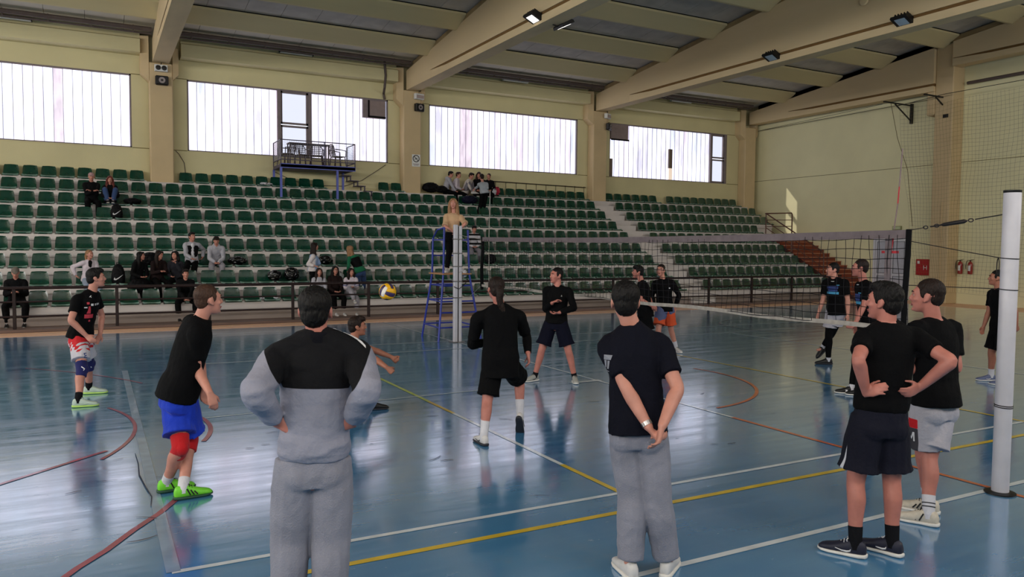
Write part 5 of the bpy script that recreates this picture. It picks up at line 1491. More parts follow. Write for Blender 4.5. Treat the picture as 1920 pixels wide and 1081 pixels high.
# --- coach in the grey and black sweatshirt, hands on hips, seen from behind
J = person(stance('greycoach', 'hip', 'hip', bulk=1.06), 'man seen from behind in grey sweatpants and grey sweatshirt with black shoulders, hands on hips', .0085, skin_b, 'crop', hair_black)
at = torso_frames(J)
yk, yl, yf = at(.66)
ax = (J['N']-J['P']).normalized()
def yoke(p, n):
    """black above a level across the back, ending on the upper sleeves"""
    lat = abs((p-J['N']).dot(yl))
    h = (p-yk).dot(ax)
    side = .245 - lat + (p.z - J['SL'].z)*.55
    return min(h + .012, side)
hood_m = zone_cloth('grey and black sweatshirt cloth', (138, 138, 152), [('yoke', (5, 5, 10))])
g = MB(); s = J['s']; secs = []
for t, hw, hd in ((.045,.164,.132),(.075,.170,.138),(.11,.180,.148),(.17,.180,.148),(.28,.170,.138),(.45,.170,.132),(.66,.182,.134),(.82,.182,.124),(.92,.155,.105),(.99,.088,.078),(1.05,.074,.07)):
    c, l, f = at(t); secs.append((c, l*hw*s*1.02, f*hd*s))
rings(g, secs)
for sd in 'LR':
    S, E, W = J['S'+sd], J['E'+sd], J['W'+sd]
    chain(g, [interp(J['N'],S,.6)-VZ*.04, S, interp(S,E,.4), interp(S,E,.8), E, interp(E,W,.3), interp(E,W,.65), interp(E,W,.82), interp(E,W,.9)], [.082,.084,.078,.074,.072,.071,.062,.052,.038], 4, 18)
    chain(g, [J['N']+VZ*.02, interp(J['N'],S,.5)+VZ*.008, S+VZ*.004], [.076,.082,.084], 3)
o = vol(g, 'sweatshirt', hood_m, J['root'], J['org'], .0085, 3, (.006, 6, (1,1,2.0)), {'yoke': yoke})
sw = o
lr = -yl
decal(sw, J, J['N'], (yf*.75-VZ*.65), lr, [[(u0, v0),(u0, v0+.024),(u1, v1+.024),(u1, v1)] for (u0, v0), (u1, v1) in zip(((.075,.040),(.10,.036),(.125,.028),(.15,.016),(.175,.0),(.20,-.022),(.225,-.05)), ((.10,.036),(.125,.028),(.15,.016),(.175,.0),(.20,-.022),(.225,-.05),(.245,-.08)))], print_w, 'shoulder_stripe', .006)
g = MB(); c0, l, f = at(1.0)
rings(g, [(c0-VZ*.02, l*.082, f*.078), (c0+VZ*.03-f*.005, l*.078, f*.076), (c0+VZ*.055-f*.008, l*.070, f*.07)], 22)
vol(g, 'collar', cloth('black rib collar', (15,15,22)), J['root'], J['org'], .008, 2)
o = trousers(J, greyp_c, 'sweatpants', .018, [.084,.098,.095,.086,.080,.073,.062])
for sd in 'LR': shoe(J, sd, J['root'], J['org'], blacks_m, soles_m, white_c)

# --- man in the navy t-shirt, hands behind his back
J = person(stance('navyman', 'clasp', 'relax', bulk=.92), 'man from behind in navy t-shirt and grey sweatpants, hands held behind his back', .0078, skin_a, 'crop', hair_black)
o = tee(J, navy_c, .66, -.02, .020, 't_shirt', (.005, 6, (1.3,1.3,1.0)), loose=.014)
lat = VZ.cross(J['cf'])
ce = interp(J['SL'], J['EL'], .40)
decal(o, J, ce, -lat*.8-Vector(J['cf'])*-.6, J['cf'], [rect(0,.045,.05,.03),rect(-.012,.0,.016,.05),rect(.012,.005,.018,.045),rect(0,-.04,.05,.006),rect(0,-.062,.03,.008)], M_('grey sleeve print', (120,122,132), .7), 'sleeve_print')
o = trousers(J, greyp_c, 'sweatpants', .012, [.078,.088,.084,.078,.078,.072,.066])
g = MB(); W = J['WL']; d = (J['EL']-W).normalized()
g.tube([W+d*.02-J['org'], W+d*.045-J['org']], .0335, 20).obj('wristwatch', M_('steel bracelet', (176,172,170), .3, .5, metal=.9), J['root'], 60)
for sd in 'LR': shoe(J, sd, J['root'], J['org'], whites_m, soles_m, darks_m)

# --- front man of the pair at the right, hands on hips
J = person(stance('frontman', 'hip', 'hip', bulk=1.02), 'man in black t-shirt, navy shorts with white wedges and navy shoes, hands on hips', .0078, skin_b, 'short', hair_black)
tee(J, black_c, .60, .10, .018, 't_shirt', (.005, 6, (1.3,1.3,1.0)))
K1, K2 = J['KL'], J['KR']
def wedge(p, n):
    best = -1
    for sd in 'LR':
        Hp, K = J['P'+sd], J['K'+sd]
        a = (p-Hp).dot((K-Hp).normalized()); side = (p-interp(Hp,K,.6)).dot(VZ.cross(J['pf']))*(1 if sd == 'L' else -1)
        fw = (p-interp(Hp,K,.6)).dot(J['pf'])
        L = (K-Hp).length
        if side > .02: best = max(best, .10*(a-L*.42)-abs(fw+.02))
    return best
o = shorts(J, zone_cloth('navy shorts with white wedge', (11,12,28), [('wedge', (196,196,204))]), .80, .026, .020, .20, zones={'wedge': wedge})
for sd in 'LR':
    sock(J, sd, J['root'], J['org'], bsock_c, .115); shoe(J, sd, J['root'], J['org'], navys_m, soles_m, print_w, 'swoosh')

# --- man behind him, grey shorts with a red and dark panel
J = person(stance('rearman', 'fist', 'fist'), 'man in black t-shirt and light grey shorts with red panel, just beyond the hands-on-hips man', .0085, skin_b, 'fade', hair_brown)
tee(J, black_c, .66, .0, .018, 't_shirt', (.005, 6, (1.3,1.3,1.0)))
def side_u(p):
    return (p-J['PL']).dot(VZ.cross(J['pf']))
def pan_r(p, n): return min((p-J['PL']).dot(VZ.cross(J['pf']))*-1 if False else .05-abs((p-J['P']).dot(J['pf'])-.045), J['P'].z-.10-p.z, p.z-(J['P'].z-.17), n.dot(VZ.cross(J['pf']))-.1)
def pan_d(p, n): return min(.05-abs((p-J['P']).dot(J['pf'])-.045), J['P'].z-.17-p.z, n.dot(VZ.cross(J['pf']))-.1)
o = shorts(J, zone_cloth('light grey shorts with panel', (172,168,176), [('panr', (186,28,36)), ('pand', (58,56,62))]), .80, .024, .014, .2, zones={'panr': pan_r, 'pand': pan_d})
la = VZ.cross(J['pf'])
for shp in ([rect(-.026,0,.012,.07)], [rect(.026,0,.012,.07)], [[(-.03,.035),(-.016,.035),(.004,-.015),(-.006,-.02)]], [[(.03,.035),(.016,.035),(-.004,-.015),(.006,-.02)]]):
    decal(o, J, J['P']+J['pf']*.05-VZ*.235+la*.1, -la, J['pf'], shp, print_w, 'letter_print')
for sd in 'LR':
    sock(J, sd, J['root'], J['org'], white_c, .13, darks_m); shoe(J, sd, J['root'], J['org'], cream_m, soles_m, blacks_m, 'stripes')

# --- player with lime shoes and red knee pads
J = person(stance('greenshoes'), 'player in black t-shirt, royal blue shorts, red knee pads and lime green shoes', .0085, skin_a, 'fade', hair_lbrown)
tee(J, black_c, .66, -.04, .020, 't_shirt', (.005, 6, (1.3,1.3,1.0)), loose=.014)
shorts(J, royal_c, .76, .030, .018)
for sd in 'LR':
    kneepad(J, sd, J['root'], J['org'], redpad_c)
    sock(J, sd, J['root'], J['org'], white_c, .09); shoe(J, sd, J['root'], J['org'], lime_m, M_('dark green sole', (30,70,50), .6), blacks_m, 'stripes')

# --- player at the left in the printed jersey
J = person(stance('leftplayer'), 'player with dark printed jersey, red and white checked shorts numbered 3, blue knee pads', .0095, skin_a, 'short', hair_black)
o = tee(J, black_c, .62, .0, .020, 'jersey', (.004, 7, (1.3,1.3,1.0)))
cen = interp(J['P'], J['N'], .6)
side = -VZ.cross(J['cf'])                         # the jersey half turned to the court
dd = -(side*.75 + J['cf']*.65); axs = side.cross(VZ)*-1
axs = VZ.cross(dd)
for shp in ([[(.02,.215),(.036,.20),(.052,.19),(.046,.20),(.032,.213)]], [[(.028,.20),(.04,.196),(.026,.184)]], rects(-.085,.10,.024,.022,2), rects(-.052,.098,.022,.026,2), rects(-.02,.096,.014,.026,1), rects(.022,.094,.032,.028,2), rects(.095,.06,.03,.014,2)): decal(o, J, cen, dd, axs, shp, print_w, 'white_print')
tri = [[(.035,-.02),(.06,-.02),(.055,.03),(.04,.03)],[(.06,-.02),(.085,-.02),(.07,.03),(.055,.03)],[(.04,.03),(.055,.03),(.055,.075),(.045,.075)],[(.055,.03),(.07,.03),(.066,.075),(.055,.075)]]
for shp in (tri, rects(.05,-.055,.11,.05,4,1), rects(.07,.115,.028,.028,1), rects(.045,-.115,.024,.024,1)): decal(o, J, cen, dd, axs, shp, print_r, 'red_print')
chk = zone_cloth('checked shorts cloth', (196,192,200), [('checks', (196,40,46))])
def checks(p, n):
    a = (p-J['P']).dot(side)+(p-J['P']).dot(J['cf']); h = J['P'].z - p.z
    v = sin(a*62)*sin((h+a*.3)*62)
    if h < .02: return 1
    return v*.05 - (h-.09)*.35 if h < .14 else -1
o = shorts(J, chk, .70, .024, .016, .2, zones={'checks': checks})
ce = interp(J['PR'], J['KR'], .52)
decal(o, J, ce, dd, axs, [rect(0,.03,.035,.010),rect(.012,.017,.011,.022),rect(0,.004,.028,.010),rect(.012,-.010,.011,.022),rect(0,-.022,.035,.010)], print_b, 'number_print')
for sd in 'LR':
    kneepad(J, sd, J['root'], J['org'], bluepad_c, print_w)
    sock(J, sd, J['root'], J['org'], bsock_c, .10); shoe(J, sd, J['root'], J['org'], mint_m, limes_m, mint_m, 'swoosh')

# --- player digging the ball
J = person(stance('digger', 'fist', 'fist'), 'crouching player with dark hair and both arms stretched out towards the ball', .009, skin_c, 'fringe', hair_brown)
tee(J, black_c, .66, -.14, .018, 't_shirt'); shorts(J, black2_c, .8, .02, .014)
for sd in 'LR':
    kneepad(J, sd, J['root'], J['org'], white_c)
    sock(J, sd, J['root'], J['org'], white_c, .08); shoe(J, sd, J['root'], J['org'], blacks_m, darks_m, white_c)

# --- man with the ponytail, from behind
J = person(stance('ponytail', bulk=1.04), 'man from behind with ponytail, black long sleeved top, black shorts and white socks', .009, skin_b, 'tied', hair_brown)
g = MB()
for sd in 'LR': arm(g, J, sd, .010, 1.9)
vol(g, 'undershirt', black2_c, J['root'], J['org'], .009, 2)
tee(J, black_c, .78, -.22, .024, 't_shirt', (.005, 6, (1.3,1.3,1.0)), loose=.02)
shorts(J, black2_c, .84, .026, .010)
for sd in 'LR':
    sock(J, sd, J['root'], J['org'], white_c, .19); shoe(J, sd, J['root'], J['org'], whites_m, darks_m, darks_m, 'swoosh')

# --- man in mid court
J = person(stance('midman'), 'man at mid court in black long sleeved top and dark shorts, arms bent, looking aside', .0095, skin_b, 'fade', hair_black)
o = tee(J, black_c, 1.9, .0, .014, 'long_sleeved_top', (.004, 8, (1.3,1.3,1.0)))
fd = Vector(J['cf']); la = VZ.cross(fd)
decal(o, J, interp(J['P'],J['N'],.8)+la*.09, -fd, la, [[(-.012,-.012),(.012,-.012),(0,.016)]], M_('grey chest mark', (120,120,120), .6), 'chest_mark')
shorts(J, navy2_c, .80, .024, .02)
for sd in 'LR':
    sock(J, sd, J['root'], J['org'], bsock_c, .06); shoe(J, sd, J['root'], J['org'], M_('grey white shoe mesh', (160,160,154), .5), soles_m, blacks_m, 'swoosh')

# --- two players behind the net in the middle
J = person(stance('netman'), 'dark haired player in all black seen in profile behind the net', .011, skin_b, 'fringe', hair_black)
tee(J, black_c, .8, -.2, .02); shorts(J, black2_c, .85, .024, .02)
for sd in 'LR': sock(J, sd, J['root'], J['org'], white_c, .14); shoe(J, sd, J['root'], J['org'], whites_m, soles_m, blacks_m)
J = person(stance('smiler', 'hip', 'relax'), 'smiling player behind the net in black sweater and blue and orange shorts', .011, skin_a, 'fade', hair_brown)
o = tee(J, black_c, 1.92, -.12, .014, 'sweater')
fd = Vector(J['cf']); la = VZ.cross(fd)
decal(o, J, interp(J['P'],J['N'],.74)+la*.08, -fd, la, [[(-.02,-.005),(.02,-.012),(.024,.012),(-.01,.014)]], print_w, 'chest_mark')
def orange(p, n):
    h = J['P'].z-p.z; a = (p-J['P']).dot(VZ.cross(J['pf']))
    return h - .20 + .10*noise.noise(Vector((a*9,h*9,3))) + (.10 if a > .02 else 0)
shorts(J, zone_cloth('blue and orange shorts cloth', (84,92,126), [('orange', (208,84,48))]), .78, .026, .02, zones={'orange': orange})
for sd in 'LR': sock(J, sd, J['root'], J['org'], white_c, .16); shoe(J, sd, J['root'], J['org'], whites_m, soles_m, blacks_m, 'stripes')

# --- two players behind the net at the right
def blue_print(o, J):
    fd = Vector(J['cf']); la = VZ.cross(fd); c = interp(J['P'],J['N'],.62)
    decal(o, J, c, -fd, la, rects(0,.075,.20,.05,6)+rects(.0,.02,.18,.035,6), print_b, 'chest_print')
    decal(o, J, c, -fd, la, rects(0,-.025,.22,.04,6)+rects(.09,.115,.05,.012,2), print_c, 'chest_print_pale')
    g = MB(); c = J['N']+fd*.03-J['org']
    g.tube([c+VZ.cross(fd)*(.068*cos(a*pi/10))+fd*(.062*sin(a*pi/10))-VZ*.02*sin(a*pi/10) for a in range(21)], .006, 6).obj('collar_trim', print_w, o)
def leggings(J):
    g = MB()
    for sd in 'LR': leg(g, J, sd, .006, 1.9)
    vol(g, 'leggings', black2_c, J['root'], J['org'], .011, 2)
J = person(stance('farblue'), 'player walking behind the net in black shirt with blue print and black leggings', .0105, skin_a, 'fade', hair_black)
o = tee(J, black_c, .72, -.18, .02); blue_print(o, J); leggings(J); shorts(J, lgrey_c, .66, .026, .02)
for sd in 'LR': sock(J, sd, J['root'], J['org'], white_c, .12); shoe(J, sd, J['root'], J['org'], blacks_m, darks_m, blacks_m)
J = person(stance('nearblue'), 'player leaning forward by the net end, blue printed black shirt, grey shorts over leggings', .0098, skin_b, 'fade', hair_brown)
o = tee(J, black_c, .72, -.18, .02); blue_print(o, J); leggings(J); shorts(J, lgrey_c, .74, .026, .02)
for sd in 'LR': sock(J, sd, J['root'], J['org'], white_c, .12); shoe(J, sd, J['root'], J['org'], blacks_m, soles_m, print_w, 'square')

# --- man half hidden by the near post
J = person(stance('postman'), 'man in black t-shirt and black shorts stepping behind the near white post', .0098, skin_c, 'fade', hair_black)
tee(J, black_c, .7, -.14, .02); shorts(J, black2_c, .8, .024, .018)
for sd in 'LR': sock(J, sd, J['root'], J['org'], white_c, .12); shoe(J, sd, J['root'], J['org'], greys_m, soles_m, print_w, 'swoosh')

# --- referee on the stand
J = person(stance('referee', female=True, ground=1.47), 'woman referee with long blond hair, beige top and black trousers on the blue stand', .0105, skin_a, 'long', hair_blond)
tee(J, cloth('beige blouse cloth', (196,160,124)), .95, .12, .026, 'blouse', (.004,8,(1,1,1)), flare=.025)
trousers(J, black2_c, 'trousers', .008, [.078,.086,.076,.064,.060,.051,.045])
for sd in 'LR': shoe(J, sd, J['root'], J['org'], whites_m, soles_m, whites_m)
cl = MB()
cl.ball((7.12,15.6,1.52),(.07,.05,.05),12,8).ball((7.18,15.52,1.46),(.05,.04,.09),12,8)
tag(vol(cl, 'white_cloth', white_c, None, Vector((0,0,0)), .01, 2, (.008,20,(1,1,1))), 'crumpled white cloth hanging over the edge of the referee deck', 'cloth')
# ------------------------------------------------------------------ spectators on the stand
denim_c = cloth('blue denim', (52, 74, 116)); ljean_c = cloth('pale blue denim', (134, 146, 166)); dark_c = cloth('charcoal hoodie cloth', (40, 40, 46)); brown_c = cloth('dark brown hoodie cloth', (34, 24, 24))
lgs_c = cloth('light grey hoodie cloth', (172, 170, 178)); offw_c = cloth('off white jacket cloth', (206, 194, 202)); blk_c = cloth('black jacket cloth', (14, 14, 16)); sky_c = cloth('pale blue jumper cloth', (150, 172, 206))
green_c = cloth('green sleeve cloth', (20, 104, 70)); gry_c = cloth('mid grey trouser cloth', (120, 116, 124))
def ik(a, b2, l1, l2, pole):
    d = b2-a; L = d.length
    if L > (l1+l2)*.998:
        b2 = a + d*((l1+l2)*.998/L); d = b2-a; L = d.length
    x = (l1*l1-l2*l2+L*L)/(2*L); r = sqrt(max(l1*l1-x*x, 0)); t = d/L
    p = pole - t*pole.dot(t)
    return a + t*x + p.normalized()*r, b2
def sitting(x, k, turn=0, s=.95, lean=.12, arms='lap', legs='down', look=None, nod=0, female=False, spread=.12, dy=.26, side=0):
    """joint positions of somebody sitting on row k; turn is the facing in degrees, 0 looking at the court"""
    a = radians(turn); f = Vector((sin(a), -cos(a), 0)); l = VZ.cross(f)
    P = Vector((x, ty(k)+dy, tz(k)+.055+.10*s)); up = (VZ*cos(lean)+f*sin(lean)).normalized()
    N = P + up*.53*s + l*side
    h = radians(turn if look is None else look); hf = Vector((sin(h), -cos(h), -sin(radians(nod)))).normalized()
    H = N + (VZ*.9+f*.25+up*.2).normalized()*.185*s
    J = dict(s=s, P=P, N=N, H=H, hf=hf, cf=f, pf=f, female=female, bend=.05)
    for sd, q in (('L',1),('R',-1)):
        S = N + l*q*(.155 if female else .172)*s - up*.05*s
        if legs == 'up': A = P + f*.36*s + l*q*.07 + VZ*(.0)
        elif legs == 'stretch': A = P + f*(.66*s) + l*(q*.13-.30) - VZ*(.50*s)
        elif legs == 'cross' and sd == 'R': A = P + f*.50*s + l*.06 - VZ*.18*s
        else: A = P + f*(.46*s) + l*q*spread - VZ*(.055+.10*s+.452-.085*s)
        Hp = P + l*q*.085*s
        K, A = ik(Hp, A, .445*s, .425*s, (f*.6+VZ+l*q*spread*1.5))
        tgt = {'lap': P+f*.30*s+l*q*.07+VZ*.09*s, 'knees': (K+Hp)/2+f*.12*s+VZ*.10*s-l*q*.06, 'crossed': N-up*.24*s+f*.20*s-l*q*.06, 'phone': N-up*.28*s+f*.30*s+l*q*.03, 'between': P+f*.42*s+l*q*.03-VZ*.02, 'back': P-f*.05+l*q*.30*s+VZ*.12*s, 'mouth': N-up*.02+f*.20*s+l*q*.04}[arms if not isinstance(arms, tuple) else arms[0 if sd == 'L' else 1]]
        E, W = ik(S, tgt, .295*s, .262*s, (-VZ*.8-f*.5+l*q*.7))
        J.update({'S'+sd: S, 'E'+sd: E, 'W'+sd: W, 'F'+sd: W+((W-E).normalized()*.7+f*.2-l*q*.4).normalized()*.17*s, 'P'+sd: Hp, 'K'+sd: K, 'A'+sd: A, 't'+sd: f})
    J['ground'] = tz(k)-.452
    return J
SP = 'spectators on the stand'
VX = .0135
def spectator(J, label, hair_style, hair_mat, top, bottom, skin_mat=None, sleeve=1.92, shoes=None, hood=False, topname='sweater', hem=-.06):
    J = person(J, label, VX, skin_mat or skin_a, hair_style, hair_mat, SP)
    o = tee(J, top, sleeve, hem, .020, topname, (.006,9,(1,1,1)))
    if hood:
        g = MB(); at = torso_frames(J); c, l, f = at(.97)
        g.ball(c-f*.075, (.11,.06,.085), 16, 10).ball(c-f*.04+l*.06, (.05,.06,.06), 12, 8).ball(c-f*.04-l*.06, (.05,.06,.06), 12, 8)
        vol(g, 'hood', top, J['root'], J['org'], VX, 2, (.004,14,(1,1,1)))
    trousers(J, bottom, 'trousers', .008)
    for sd in 'LR': shoe(J, sd, J['root'], J['org'], shoes or blacks_m, soles_m if shoes is None else soles_m, white_c)
    J['top'] = o
    return J
J = spectator(sitting(-.10,7,6,1.0,.10,'crossed',nod=8), 'man in flat cap and black jacket sitting high on the stand', 'cap', M_('pale pink cap cloth',(176,140,140),.8), blk_c, black2_c)
J = spectator(sitting(.41,7,0,.93,.22,'lap','up',nod=12,female=True), 'red haired woman in black jumper and blue jeans sitting high on the stand', 'long', hair_red, blk_c, denim_c)
J = spectator(sitting(2.40,3,8,1.0,-.02,('back','lap'),'stretch',look=25), 'young man in black vest, white shirt and grey sleeves leaning back on the third row', 'short', hair_black, lgs_c, black2_c)
g = MB(); torso(g, J, .034, .05, .93); vol(g, 'vest', blk_c, J['root'], J['org'], VX, 3, (.004,9,(1,1,1)))
g = MB(); at = torso_frames(J)
for t in (.1,.3,.5,.7,.88):
    c, l, f = at(t); g.ball(c+f*.115, (.055,.045,.075), 10, 8, Matrix((l,f,VZ)).transposed())
vol(g, 'white_shirt', white_c, J['root'], J['org'], VX, 3)
J = spectator(sitting(3.04,3,-4,.97,.55,'between',nod=35), 'young man hunched forward in a light grey tracksuit on the third row', 'fringe', hair_brown, lgs_c, cloth('light grey trouser cloth',(150,146,154)), hood=True)
J = spectator(sitting(-.18,2,14,.95,.14,('lap','back'),look=40,female=True), 'woman with tied fair hair in open off white jacket and pale jeans', 'tied', hair_blond, offw_c, ljean_c, shoes=whites_m)
g = MB(); at = torso_frames(J)
for t in (.2,.4,.6,.8,.95):
    c, l, f = at(t); g.ball(c+f*.095, (.05,.045,.07), 10, 8, Matrix((l,f,VZ)).transposed())
vol(g, 'black_top', blk_c, J['root'], J['org'], VX, 3)
J = spectator(sitting(.96,2,30,.92,.25,'lap',look=62,female=True), 'girl with long black hair and black hoodie beside the tall swoosh backpack, turned sideways', 'long', hair_black, blk_c, black2_c, hood=True)
J = spectator(sitting(1.44,2,20,.95,.20,'phone',look=50,female=True,nod=15), 'woman with very long brown hair in dark brown jacket, hands together in front', 'long', hair_brown, brown_c, black2_c)
J = spectator(sitting(1.93,2,-18,.94,.25,('mouth','lap'),look=-32,female=True), 'girl with bobbed dark hair in charcoal hoodie smiling sideways on the second row', 'bob', hair_black, dark_c, black2_c, hood=True)
J = spectator(sitting(2.04,1,2,.95,.42,'between',spread=.20,look=10), 'boy in black hooded sweater on the bottom row, hands between his knees', 'fringe', hair_brown, blk_c, black2_c)
J = spectator(sitting(-1.71,1,0,1.0,.30,'phone',nod=30,spread=.18), 'man in backward cap and black clothes on the bottom row looking at his hands', 'cap', M_('olive grey cap cloth',(110,100,90),.8), blk_c, black2_c)
J = spectator(sitting(5.58,1,4,.92,.12,'lap',female=True), 'girl with straight brown hair and pale grey top beside the glasses wearer', 'long', hair_brown, lgs_c, gry_c, shoes=whites_m)
J = spectator(sitting(6.06,1,2,.97,.04,'lap',female=True), 'girl with dark hair, glasses and dark brown hoodie on the bottom row', 'long', hair_black, brown_c, black2_c, hood=True, shoes=whites_m)
f, l, u = frame(J['hf']); g = MB()
for e in (-1,1): g.tube([J['H']-J['org']+f*.098+l*(e*.032+.022*cos(a*pi/6))+u*(.012+.018*sin(a*pi/6)) for a in range(13)], .0025, 5)
g.bar(J['H']-J['org']+f*.1-l*.01+u*.016, J['H']-J['org']+f*.1+l*.01+u*.016, .004); g.obj('glasses', black_m, J['root'])
J = spectator(sitting(6.53,1,-10,.92,.22,'phone','cross',look=10,female=True), 'girl with curly dark hair and white jacket, legs crossed on the bottom row', 'curly', hair_brown, offw_c, cloth('pale grey trouser cloth',(166,162,172)), shoes=whites_m)
for sd in 'LR':
    for t in (.25,.42):
        p = interp(J['E'+sd], J['S'+sd], t)-J['org']; d = (J['S'+sd]-J['E'+sd]).normalized()
        MB().tube([p, p+d*.018], .068, 14).obj('sleeve_stripe', print_b, J['top'], 60)
# standing women behind the bottom row
J = person(stance('bluewoman', female=True, ground=.5), 'standing woman with brown hair in pale blue and cream jumper and black trousers', VX, skin_a, 'long', hair_brown, SP)
def cream(p, n): return .02 + .08*noise.noise(Vector((p.x*6,p.y*6,p.z*5))) - .16 + abs((p-J['N']).dot(VZ.cross(J['cf'])))
tee(J, zone_cloth('blue and cream jumper cloth', (150,174,212), [('cream', (212,204,204))]), 1.92, -.02, .026, 'jumper', (.006,9,(1,1,1)), zones={'cream': cream})
trousers(J, black2_c)
for sd in 'LR': shoe(J, sd, J['root'], J['org'], whites_m, soles_m, white_c)
J = person(stance('greenwoman', female=True, ground=.5), 'woman with long fair hair bending over bags, black vest, green sleeves and blue jeans', VX, skin_a, 'long', hair_blond, SP)
tee(J, green_c, 1.9, -.02, .018, 'green_top', (.005,9,(1,1,1)))
g = MB(); torso(g, J, .034, .0, .96); vol(g, 'vest', blk_c, J['root'], J['org'], VX, 3, (.005,9,(1,1,1)))
trousers(J, denim_c, 'jeans', .008)
for sd in 'LR': shoe(J, sd, J['root'], J['org'], whites_m, soles_m, white_c)
# the group below the third window
J = spectator(sitting(12.38,9,60,.97,.28,'between',nod=15,dy=.32), 'boy in light grey hoodie, leftmost of the group below the third window', 'short', hair_black, lgs_c, black2_c, hood=True)
J = spectator(sitting(12.78,9,55,.95,.20,'lap',nod=5,dy=.34), 'boy in white sweatshirt, second of the group below the third window', 'fringe', hair_lbrown, offw_c, black2_c)
J = spectator(sitting(13.25,9,40,.97,.40,'between','up',nod=25,dy=.33), 'boy in cream sweatshirt and grey trousers hugging his knees below the third window', 'fringe', hair_brown, cloth('cream sweatshirt cloth',(206,196,188)), gry_c, shoes=whites_m)
K = sitting(13.86,9,-30,1.0,.25,('lap','knees'),nod=20,dy=.33)
J = spectator(K, 'curly haired person in black jacket behind the standing boy in grey', 'curly', hair_lbrown, blk_c, black2_c)
J = spectator(sitting(14.28,9,-20,.97,.32,'lap',look=-50,nod=10,dy=.34), 'boy with short brown hair in black jacket next to the pinkish red bag', 'fade', hair_lbrown, blk_c, black2_c)
J = person(stance('tallgrey', ground=tz(7)), 'boy in grey top standing before the seated group below the third window', VX, skin_a, 'crop', hair_brown, SP)
tee(J, cloth('blue grey top cloth',(160,166,174)), 1.9, -.10, .018, 'top', (.005,9,(1,1,1))); trousers(J, black2_c)
for sd in 'LR': shoe(J, sd, J['root'], J['org'], blacks_m, soles_m, white_c)
J = spectator(sitting(11.62,4,-10,.97,.35,'knees',nod=20), 'person in striped jacket and red shoes half hidden behind the referee stand', 'fringe', hair_black, zone_cloth('black and white jacket cloth', (16,16,18), [('wht', (196,192,198))]), gry_c, shoes=M_('red shoe mesh',(170,30,36),.5))
N0 = J['N'].copy()
at_ = J['top'].data.attributes.new('wht', 'FLOAT', 'POINT')
at_.data.foreach_set('value', [.05*sin((v.co+J['org']).z*40)+.01 for v in J['top'].data.vertices])

# ------------------------------------------------------------------ bags and clothes left on the seats
def swoosh_poly(w):
    top = [(-.5,.02),(-.42,-.12),(-.28,-.16),(-.1,-.12),(.5,.20)]
    bot = [(-.1,-.03),(-.26,-.06),(-.34,-.02),(-.36,.06),(-.42,.14)]
    up_ = [(-.50,.02),(-.46,-.10),(-.36,-.19),(-.22,-.20),(0,-.12),(.5,.18)]
    dn_ = [(.0,-.02),(-.2,-.08),(-.30,-.06),(-.34,.02),(-.36,.10)]
    tris = []
    a = [(-.36,.12),(-.37,.02),(-.31,-.05),(-.2,-.07),(0,-.01),(.25,.09),(.5,.19)]
    c = [(-.44,.06),(-.48,-.06),(-.40,-.17),(-.24,-.20),(0,-.13),(.25,.02),(.5,.185)]
    for i in range(6): tris.append([(a[i][0]*w,a[i][1]*w),(c[i][0]*w,c[i][1]*w),(c[i+1][0]*w,c[i+1][1]*w),(a[i+1][0]*w,a[i+1][1]*w)])
    return tris
bag_m = cloth('black bag nylon', (13, 13, 16), .6); shiny_m = M_('glossy black bag plastic', (10, 10, 12), .12, .6, bump=.6, bscale=9)
navyb_m = cloth('navy bag nylon', (22, 24, 44), .6)
def backpack(x, k, label, h=.46, mark=True, turn=0, dy=.2, m=None):
    base = Vector((x, ty(k)+dy, tz(k)+.06)); root = thing('backpack', base, radians(turn), label, 'backpack')
    g = MB(); secs = []
    for z, hw, hd in ((0,.13,.08),(.02,.155,.10),(.14,.165,.115),(.28,.15,.105),(.38,.115,.085),(.44,.06,.05),(.46,.02,.02)):
        secs.append((Vector((0,.05*z,z*h/.46)), Vector((hw,0,0)), Vector((0,hd,0))))
    rings(g, secs, 18, 2.6)
    body = vol(g, 'body', m or bag_m, root, Vector((0,0,0)), .014, 2, (.006,12,(1,1,1)))
    g = MB(); rings(g, [(Vector((0,-.09,.05)), Vector((.11,0,0)), Vector((0,.035,0))), (Vector((0,-.10,.12)), Vector((.12,0,0)), Vector((0,.04,0))), (Vector((0,-.085,.22)), Vector((.10,0,0)), Vector((0,.03,0)))], 14, 3)
    fp = g.obj('front_pocket', m or bag_m, root, 60)
    MB().tube([(-.03,.02,h-.03),(-.03,.02,h+.03),(.03,.02,h+.03),(.03,.02,h-.03)], .01, 6).obj('loop', bag_m, root)
    for e in (-1,1): MB().tube([(e*.07,.08,h-.04),(e*.10,.15,h*.6),(e*.10,.13,.06)], .018, 6).obj('strap', bag_m, root)
    if mark:
        g = MB()
        for poly in swoosh_poly(.24): g.add([(u*.95, -.137+.0, .16+v+u*.28) for u, v in poly], [(0,1,2,3)])
        g.v = [(a, b2-.005-.12*max(0, c-.2)*-1*.3, c) for a, b2, c in g.v]
        g.obj('swoosh', print_w, root)
    return root
backpack(.56, 6, 'black backpack with big white swoosh on a seat below the red haired woman', .44)
backpack(.50, 2, 'tall black backpack with white swoosh on the second row behind the jersey player', .52)
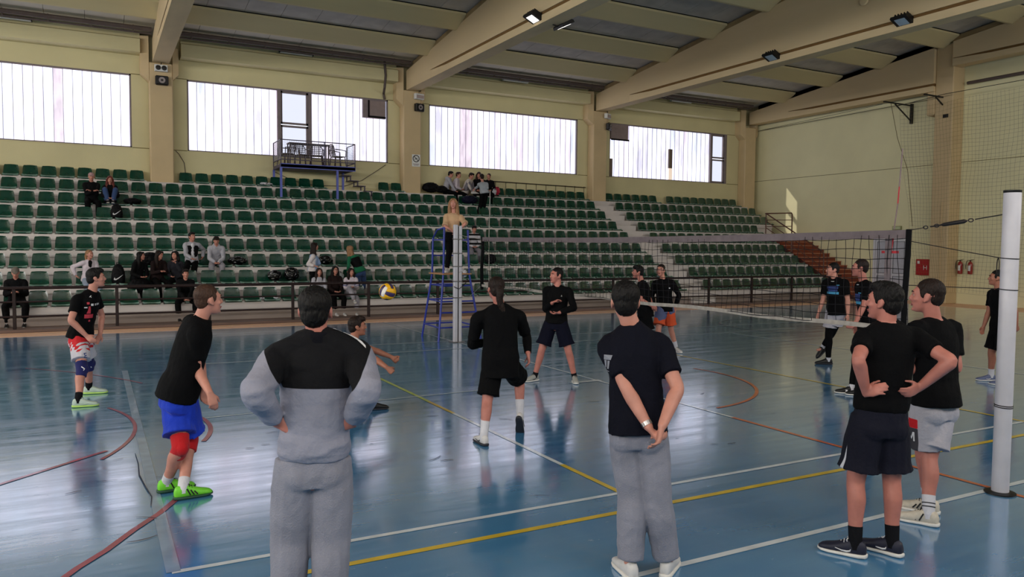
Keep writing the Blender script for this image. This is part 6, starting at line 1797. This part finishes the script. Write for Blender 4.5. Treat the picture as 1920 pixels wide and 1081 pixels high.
def heap(x, k, r, label, m, name='bag', cat='bag', dy=.2, seed=1, z=0, rz=0):
    rn = random.Random(seed); base = Vector((x, ty(k)+dy, tz(k)+.06+z)); root = thing(name, base, rz, label, cat)
    g = MB(); g.ball((0,0,r[2]), r, 16, 10)
    for i in range(6):
        a = rn.uniform(0,6.28)
        g.ball((cos(a)*r[0]*.55, sin(a)*r[1]*.5, r[2]*rn.uniform(.7,1.25)), (r[0]*.5,r[1]*.6,r[2]*.55), 12, 8)
    o = vol(g, 'body', m, root, Vector((0,0,0)), .014, 2, (.018,9,(1,1,1)))
    low = min(v.co.z for v in o.data.vertices)
    for v in o.data.vertices: v.co.z -= low
    MB().tube([(-r[0]*.5,-r[1]*.6,r[2]*1.2),(-r[0]*.2,-r[1]*.8,r[2]*2.05),(r[0]*.2,-r[1]*.8,r[2]*2.05),(r[0]*.5,-r[1]*.6,r[2]*1.2)], .012, 6).obj('strap', bag_m, root)
    return root
heap(1.02, 7, (.24,.14,.09), 'black jacket bundle lying on the seat right of the red haired woman', blk_c, 'folded_jacket', 'jacket', seed=2)
heap(.95, 2, (.25,.14,.17), 'bulging black bag with pale spots in front of the girl with long black hair', bag_m, seed=3, dy=-.12, z=-.25)
heap(1.32, 3, (.22,.14,.17), 'round black bag on a third row seat behind the brown haired woman', bag_m, seed=4)
heap(3.62, 3, (.26,.14,.11), 'shiny black bag on the seat right of the hunched young man', shiny_m, seed=5)
heap(4.52, 2, (.19,.13,.15), 'glossy black bag on the second row, left one of a pair', shiny_m, seed=6)
heap(5.00, 2, (.21,.13,.19), 'glossy black bag on the second row, right one of a pair', shiny_m, seed=7)
heap(6.20, 3, (.22,.13,.13), 'glossy black bag with highlights on the seat right of the pale blue jumper', shiny_m, seed=8)
heap(6.40, 2, (.13,.10,.13), 'white and black bag on the seat under the bending woman', cloth('white bag cloth',(186,190,188)), seed=9)
heap(11.72, 9, (.36,.16,.19), 'large black sports bag left of the group below the third window', bag_m, seed=10, dy=.3)
heap(12.1, 9, (.26,.14,.13), 'low black bag between the large sports bag and the hoodie boy', bag_m, seed=11, dy=.14)
heap(13.0, 8, (.34,.15,.16), 'dark navy bag on the row below the group under the third window', navyb_m, seed=12)
heap(14.62, 9, (.12,.10,.17), 'pinkish red bag at the right end of the group below the third window', cloth('red bag nylon',(190,40,66),.6), seed=13)
heap(14.42, 9, (.08,.08,.12), 'small white bag beside the pinkish red bag', white_c, seed=14, dy=.05)
heap(5.35, 9, (.22,.12,.035), 'crumpled white cloth on a top row seat left of the balcony', white_c, 'crumpled_cloth', 'cloth', seed=15, dy=.14)
heap(11.9, 3, (.2,.14,.16), 'black bag on the third row right of the referee stand', bag_m, seed=16)
heap(10.9, 4, (.2,.14,.15), 'black bag on the fourth row left of the half hidden person', bag_m, seed=17)
heap(4.36, 1, (.07,.05,.03), 'scrap of white paper on a bottom row seat', white_c, 'paper_scrap', 'paper', seed=18, dy=.08)
heap(4.0, 1, (.06,.05,.02), 'second scrap of white paper on the bottom row, farther left', white_c, 'paper_scrap', 'paper', seed=19, dy=.08)

HALL.exclude = False
sc.collection.children.unlink(FORGE); bpy.data.collections.remove(FORGE)
